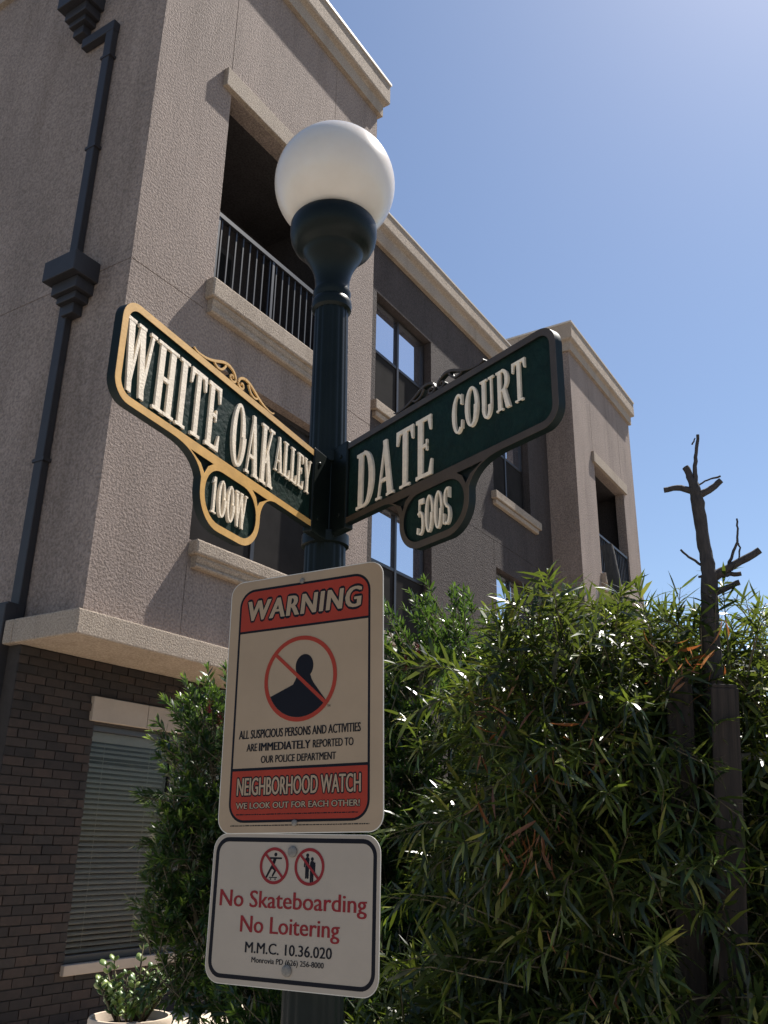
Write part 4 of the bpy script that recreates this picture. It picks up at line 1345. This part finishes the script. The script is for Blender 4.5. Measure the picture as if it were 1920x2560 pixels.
dry_leaves(sb_, np.array([3.15, 0.95, GB]), [(2.68, 1.30, 1.80, 9, .045, .7), (2.66, 1.12, 1.63, 28, .04, .75), (2.70, 1.22, 1.58, 6, .05, .7), (2.75, 1.05, 1.88, 20, .06, .3), (2.78, 1.28, 2.02, 24, .07, .3),
                                            (2.93, .68, 2.16, 26, .05, .2), (2.80, .95, 1.98, 8, .05, .2), (2.75, 1.15, 1.35, 5, .09, .5), (2.80, .95, 1.25, 5, .09, .4)], 4)
# bottlebrush-like hedge behind the signs
AB = [(4.30, 2.28, 2.02, .58, .48, .78), (4.10, 2.78, 1.75, .52, .46, .72), (3.68, 3.20, 1.74, .38, .34, .66), (3.50, 3.22, 1.95, .20, .20, .36), (3.45, 3.25, 1.35, .20, .20, .45), (3.85, 2.62, .80, .55, .62, .75), (4.6, 1.7, .9, .6, .8, .85), (4.60, 1.70, 1.95, .50, .60, .78), (3.66, 3.22, 1.25, .30, .26, .55), (3.55, 2.35, .75, .50, .50, .60), (4.5, 2.95, .70, .55, .5, .62)]
ea = np.array([(3.42, 3.10, 2.30, -.1, .1, 1), (3.36, 3.18, 2.22, -.3, .3, .8), (3.30, 3.24, 2.12, -.4, .4, .6), (3.26, 3.28, 1.98, -.5, .5, .4), (3.5, 3.02, 2.34, .0, .0, 1), (3.27, 3.28, 1.8, -.5, .5, .1), (3.30, 3.26, 1.5, -.5, .5, .1), (3.95, 2.05, 2.72, -.1, .0, 1), (3.90, 2.20, 2.70, -.3, .35, .7), (4.0, 1.95, 2.68, -.2, .1, 1), (3.85, 2.3, 2.6, -.4, .2, .6)])
sa = shrub("bottlebrush_hedge", "dense dark green hedge with short bright tips behind the warning sign", (4.1, 2.6, GB), AB, 8800, 32, (0.09, 0.18), (0.042, 0.070), 0.23, 0.10, 48, 0.5,
           M['leaf_brush'], 23, 280, youngtip=1.0, extra=np.repeat(ea, 3, axis=0) + np.random.default_rng(5).normal(scale=.04, size=(33, 6)))
mb = MB()
rg = random.Random(9)
for (x, y, z) in ((3.32, 3.10, 2.22), (3.36, 3.06, 2.17), (3.86, 2.22, 2.52), (3.84, 2.28, 2.45)):
    for k in range(40):
        d = Vector((rg.gauss(0, 1), rg.gauss(0, 1), rg.gauss(0, 1))).normalized() * 0.022
        c = Vector((x, y, z + rg.uniform(-.03, .03))) - Vector((4.1, 2.6, GB))
        mb.tube([c, c + d], [0.0009, 0.0005], 3, False)
fl = mb.build("flower", M['flower'], sa)
fl['kind'] = 'stuff'
# paler shrub at the right edge, behind the wooden posts
CB = [(4.45, .40, 1.70, .60, .55, .95), (4.60, -.20, 1.65, .60, .60, .95), (4.50, .9, 1.5, .5, .5, .9)]
shrub("pale_green_shrub", "bright yellow-green shrub behind the wooden post at the right edge", (4.5, 0.3, GB), CB, 2000, 26, (0.12, 0.22), (0.06, 0.10), 0.15, 0.2, 50, 0.4, M['leaf_pale'], 31, 150, droop=0.08, youngtip=0.6)

# ------------------------------------------------------------------ pollarded tree and cut stump
def limb(mb, pts, rads, jit=0.0, seg=10, rng=random.Random(1)):
    P = [Vector(p) for p in pts]
    out, rr_ = [], []
    for i in range(len(P) - 1):
        for k in range(4):
            t = k / 4
            q = P[i].lerp(P[i + 1], t)
            if jit and (i or k):
                q = q + Vector((rng.uniform(-jit, jit), rng.uniform(-jit, jit), rng.uniform(-jit, jit)))
            out.append(q)
            rr_.append((rads[i] * (1 - t) + rads[i + 1] * t) * rng.uniform(0.94, 1.06))
    out.append(P[-1])
    rr_.append(rads[-1])
    mb.tube(out, rr_, seg)

tb = Vector((3.15, 0.70, GB))
tree = empty("pollarded_tree", tb)
tag(tree, "bare pollarded tree with sawn-off limbs rising above the shrubs", "tree")
def T(*p): return Vector(p) - tb
mb = MB()
limb(mb, [T(3.150, 0.700, GB - 0.02), T(3.149, 0.690, 1.2), T(3.146, 0.665, 2.0), T(3.143, 0.649, 2.312), T(3.148, 0.630, 2.483), T(3.148, 0.629, 2.542), T(3.147, 0.635, 2.638), T(3.146, 0.640, 2.756), T(3.145, 0.642, 2.830), T(3.142, 0.654, 2.873), T(3.139, 0.668, 2.923)],
     [0.0420, 0.0370, 0.0345, 0.0321, 0.0300, 0.0246, 0.0230, 0.0246, 0.0225, 0.0139, 0.0126], 0.003)
mb.build("trunk", M['bark'], tree, smooth=True, auto=60)
for pts, rads in (([T(3.145, 0.642, 2.820), T(3.132, 0.690, 2.844), T(3.121, 0.749, 2.841)], [0.0139, 0.0112, 0.0102]),
                  ([T(3.145, 0.642, 2.804), T(3.154, 0.599, 2.820), T(3.162, 0.553, 2.855)], [0.0161, 0.0118, 0.0107]),
                  ([T(3.146, 0.639, 2.847), T(3.147, 0.637, 2.911), T(3.148, 0.626, 2.975), T(3.151, 0.613, 3.047)], [0.0102, 0.0080, 0.0064, 0.0059]),
                  ([T(3.148, 0.637, 2.847), T(3.154, 0.599, 2.863), T(3.162, 0.553, 2.872)], [0.0032, 0.0032, 0.0037]),
                  ([T(3.148, 0.631, 2.493), T(3.162, 0.546, 2.531), T(3.177, 0.458, 2.578)], [0.0193, 0.0139, 0.0123]),
                  ([T(3.146, 0.642, 2.536), T(3.138, 0.679, 2.568), T(3.130, 0.714, 2.607)], [0.0054, 0.0045, 0.0037]),
                  ([T(3.159, 0.572, 2.515), T(3.163, 0.546, 2.574), T(3.166, 0.527, 2.617), T(3.167, 0.520, 2.654), T(3.168, 0.518, 2.702)], [0.0064, 0.0054, 0.0043, 0.0037, 0.0032]),
                  ([T(3.166, 0.527, 2.622), T(3.167, 0.520, 2.595), T(3.166, 0.531, 2.544)], [0.0027, 0.0032, 0.0027]),
                  ([T(3.148, 0.615, 2.504), T(3.157, 0.572, 2.501), T(3.166, 0.527, 2.500)], [0.0118, 0.0086, 0.0080]),
                  ([T(3.148, 0.615, 2.440), T(3.157, 0.578, 2.453), T(3.165, 0.535, 2.470)], [0.0139, 0.0107, 0.0096]),
                  ([T(3.145, 0.642, 2.504), T(3.140, 0.666, 2.501)], [0.0054, 0.0043]),
                  ([T(3.149, 0.637, 3.012), T(3.150, 0.623, 3.036)], [0.0032, 0.0021])):
    mb = MB()
    limb(mb, pts, rads, 0.002)
    mb.build("limb", M['bark'], tree, smooth=True, auto=60)

sb0 = Vector((4.80, 1.44, GB))
stump = empty("cut_trunk", sb0)
tag(stump, "leaning sawn-off trunk stub poking above the shrubs before the far balcony", "tree")
mb = MB()
limb(mb, [Vector((0.03, -0.03, -0.02)), Vector((0.0, 0.01, 1.6)), Vector((-0.02, 0.028, 2.83)), Vector((-0.029, 0.057, 3.09))], [.06, .05, .036, .034], 0.002)
mb.build("trunk", M['bark'], stump, smooth=True, auto=60)

# ------------------------------------------------------------------ wooden posts and rail
def post(name, x, y, rz, w, h, label, group, lean_x=0.0):
    o = empty(name, (x, y, GB), rz)
    o.rotation_euler = (lean_x, 0, rz)
    tag(o, label, "post", group)
    mb = MB()
    mb.box(-w / 2, w / 2, -w / 2, w / 2, -0.1, h - 0.012)
    mb.v[4:8] = [(a, b2, c) for a, b2, c in mb.v[4:8]]
    mb.build("timber", M['lumber'], o, bevel=0.004)
    MB().box(-w / 2 + 0.004, w / 2 - 0.004, -w / 2 + 0.004, w / 2 - 0.004, h - 0.0125, h).build("post_top", M['lumber'], o, bevel=0.003)
    return o
post("wooden_post", 2.985, 0.748, math.radians(12), 0.083, 2.10 - GB, "square weathered timber post standing in front of the shrubs at right", "timber posts among the shrubs", math.radians(4.5))
post("wooden_post", 3.045, 0.852, math.radians(12), 0.083, 2.14 - GB, "dark timber post half hidden in leaves left of the clear one", "timber posts among the shrubs", math.radians(3))
mb = MB()
limb(mb, [(3.20, .76, 1.885), (3.225, .5, 1.893), (3.25, .1, 1.885), (3.28, -.4, 1.89)], [.013, .014, .013, .012], 0.002)
rail = mb.build("wooden_rail", M['grey_wood'], None, smooth=True, auto=60)
tag(rail, "round grey wooden rail running level behind the timber post", "rail")

# ------------------------------------------------------------------ pot with a jade plant
pc = Vector((3.83, 3.955, G0))
pot = empty("flower_pot", pc)
tag(pot, "round beige flower pot by the brick wall", "pot")
MB().lathe([(0.14, 0.016), (0.165, 0.06), (0.19, 0.32), (0.20, 0.50), (0.214, 0.51), (0.218, 0.54), (0.218, 0.59), (0.212, 0.605), (0.196, 0.605), (0.19, 0.575), (0.183, 0.54)], 48).build("bowl", M['pot'], pot, smooth=True, auto=40)
MB().lathe([(0.186, 0.53), (0.187, 0.555), (0.13, 0.57), (0.01, 0.575)], 32).build("soil", M['soil'], pot, smooth=True)
jd = empty("jade_plant", pc + Vector((0, 0, 0.56)))
tag(jd, "small jade plant with rounded fleshy leaves growing in the beige pot", "plant")
rg = random.Random(12)
jl = MB()
ns_, seg = 6, 8
vv, ff = [], []
for i in range(ns_ + 1):
    t = i / ns_
    w = 0.42 * math.sin(PI * min(1, t * 0.93 + 0.03)) ** 0.8 * (0.55 + 0.6 * t)
    th = 0.13 * math.sin(PI * (0.06 + 0.9 * t))
    for k in range(seg):
        a = 2 * PI * k / seg
        vv.append((t, w * math.cos(a), th * math.sin(a) + 0.15 * t * t))
for i in range(ns_):
    for k in range(seg):
        k2 = (k + 1) % seg
        ff.append((i * seg + k, i * seg + k2, (i + 1) * seg + k2, (i + 1) * seg + k))
ff += [tuple(range(seg))[::-1], tuple(ns_ * seg + k for k in range(seg))]
jl.add(vv, ff)
jm = jl.mesh("leaf", M['leaf_jade'], smooth=True)
stm = MB()
cnt = 0
for b_ in range(30):
    a = rg.uniform(0, 2 * PI)
    lean_ = rg.uniform(0.05, 0.75)
    L = rg.uniform(0.12, 0.33)
    if b_ == 0:
        a, lean_, L = 0.5, 0.1, 0.41
    p0 = Vector((0.06 * math.cos(a), 0.06 * math.sin(a), 0.0))
    d = Vector((math.cos(a) * lean_, math.sin(a) * lean_, 1)).normalized()
    stm.tube([p0, p0 + d * L * 0.5, p0 + d * L + Vector((0, 0, 0.01))], [0.008, 0.006, 0.004], 6)
    for j in range(12):
        t = 0.3 + 0.7 * (j // 2) / 5
        ph = (j % 2) * PI + (j // 2) * PI / 2 + rg.uniform(-.3, .3)
        q = p0 + d * (L * t)
        ld = Vector((math.cos(ph), math.sin(ph), rg.uniform(0.3, 0.9))).normalized()
        s = rg.uniform(0.026, 0.056)
        y = Vector((0, 0, 1)).cross(ld).normalized()
        y = (y + Vector((rg.uniform(-.4, .4), rg.uniform(-.4, .4), rg.uniform(-.4, .4)))).normalized()
        z = ld.cross(y).normalized()
        y = z.cross(ld)
        o = link("leaf", jm, jd)
        o.matrix_basis = Matrix(((ld.x * s, y.x * s, z.x * s, q.x), (ld.y * s, y.y * s, z.y * s, q.y), (ld.z * s, y.z * s, z.z * s, q.z), (0, 0, 0, 1)))
        cnt += 1
stm.build("stem", M['stem'], jd, smooth=True)
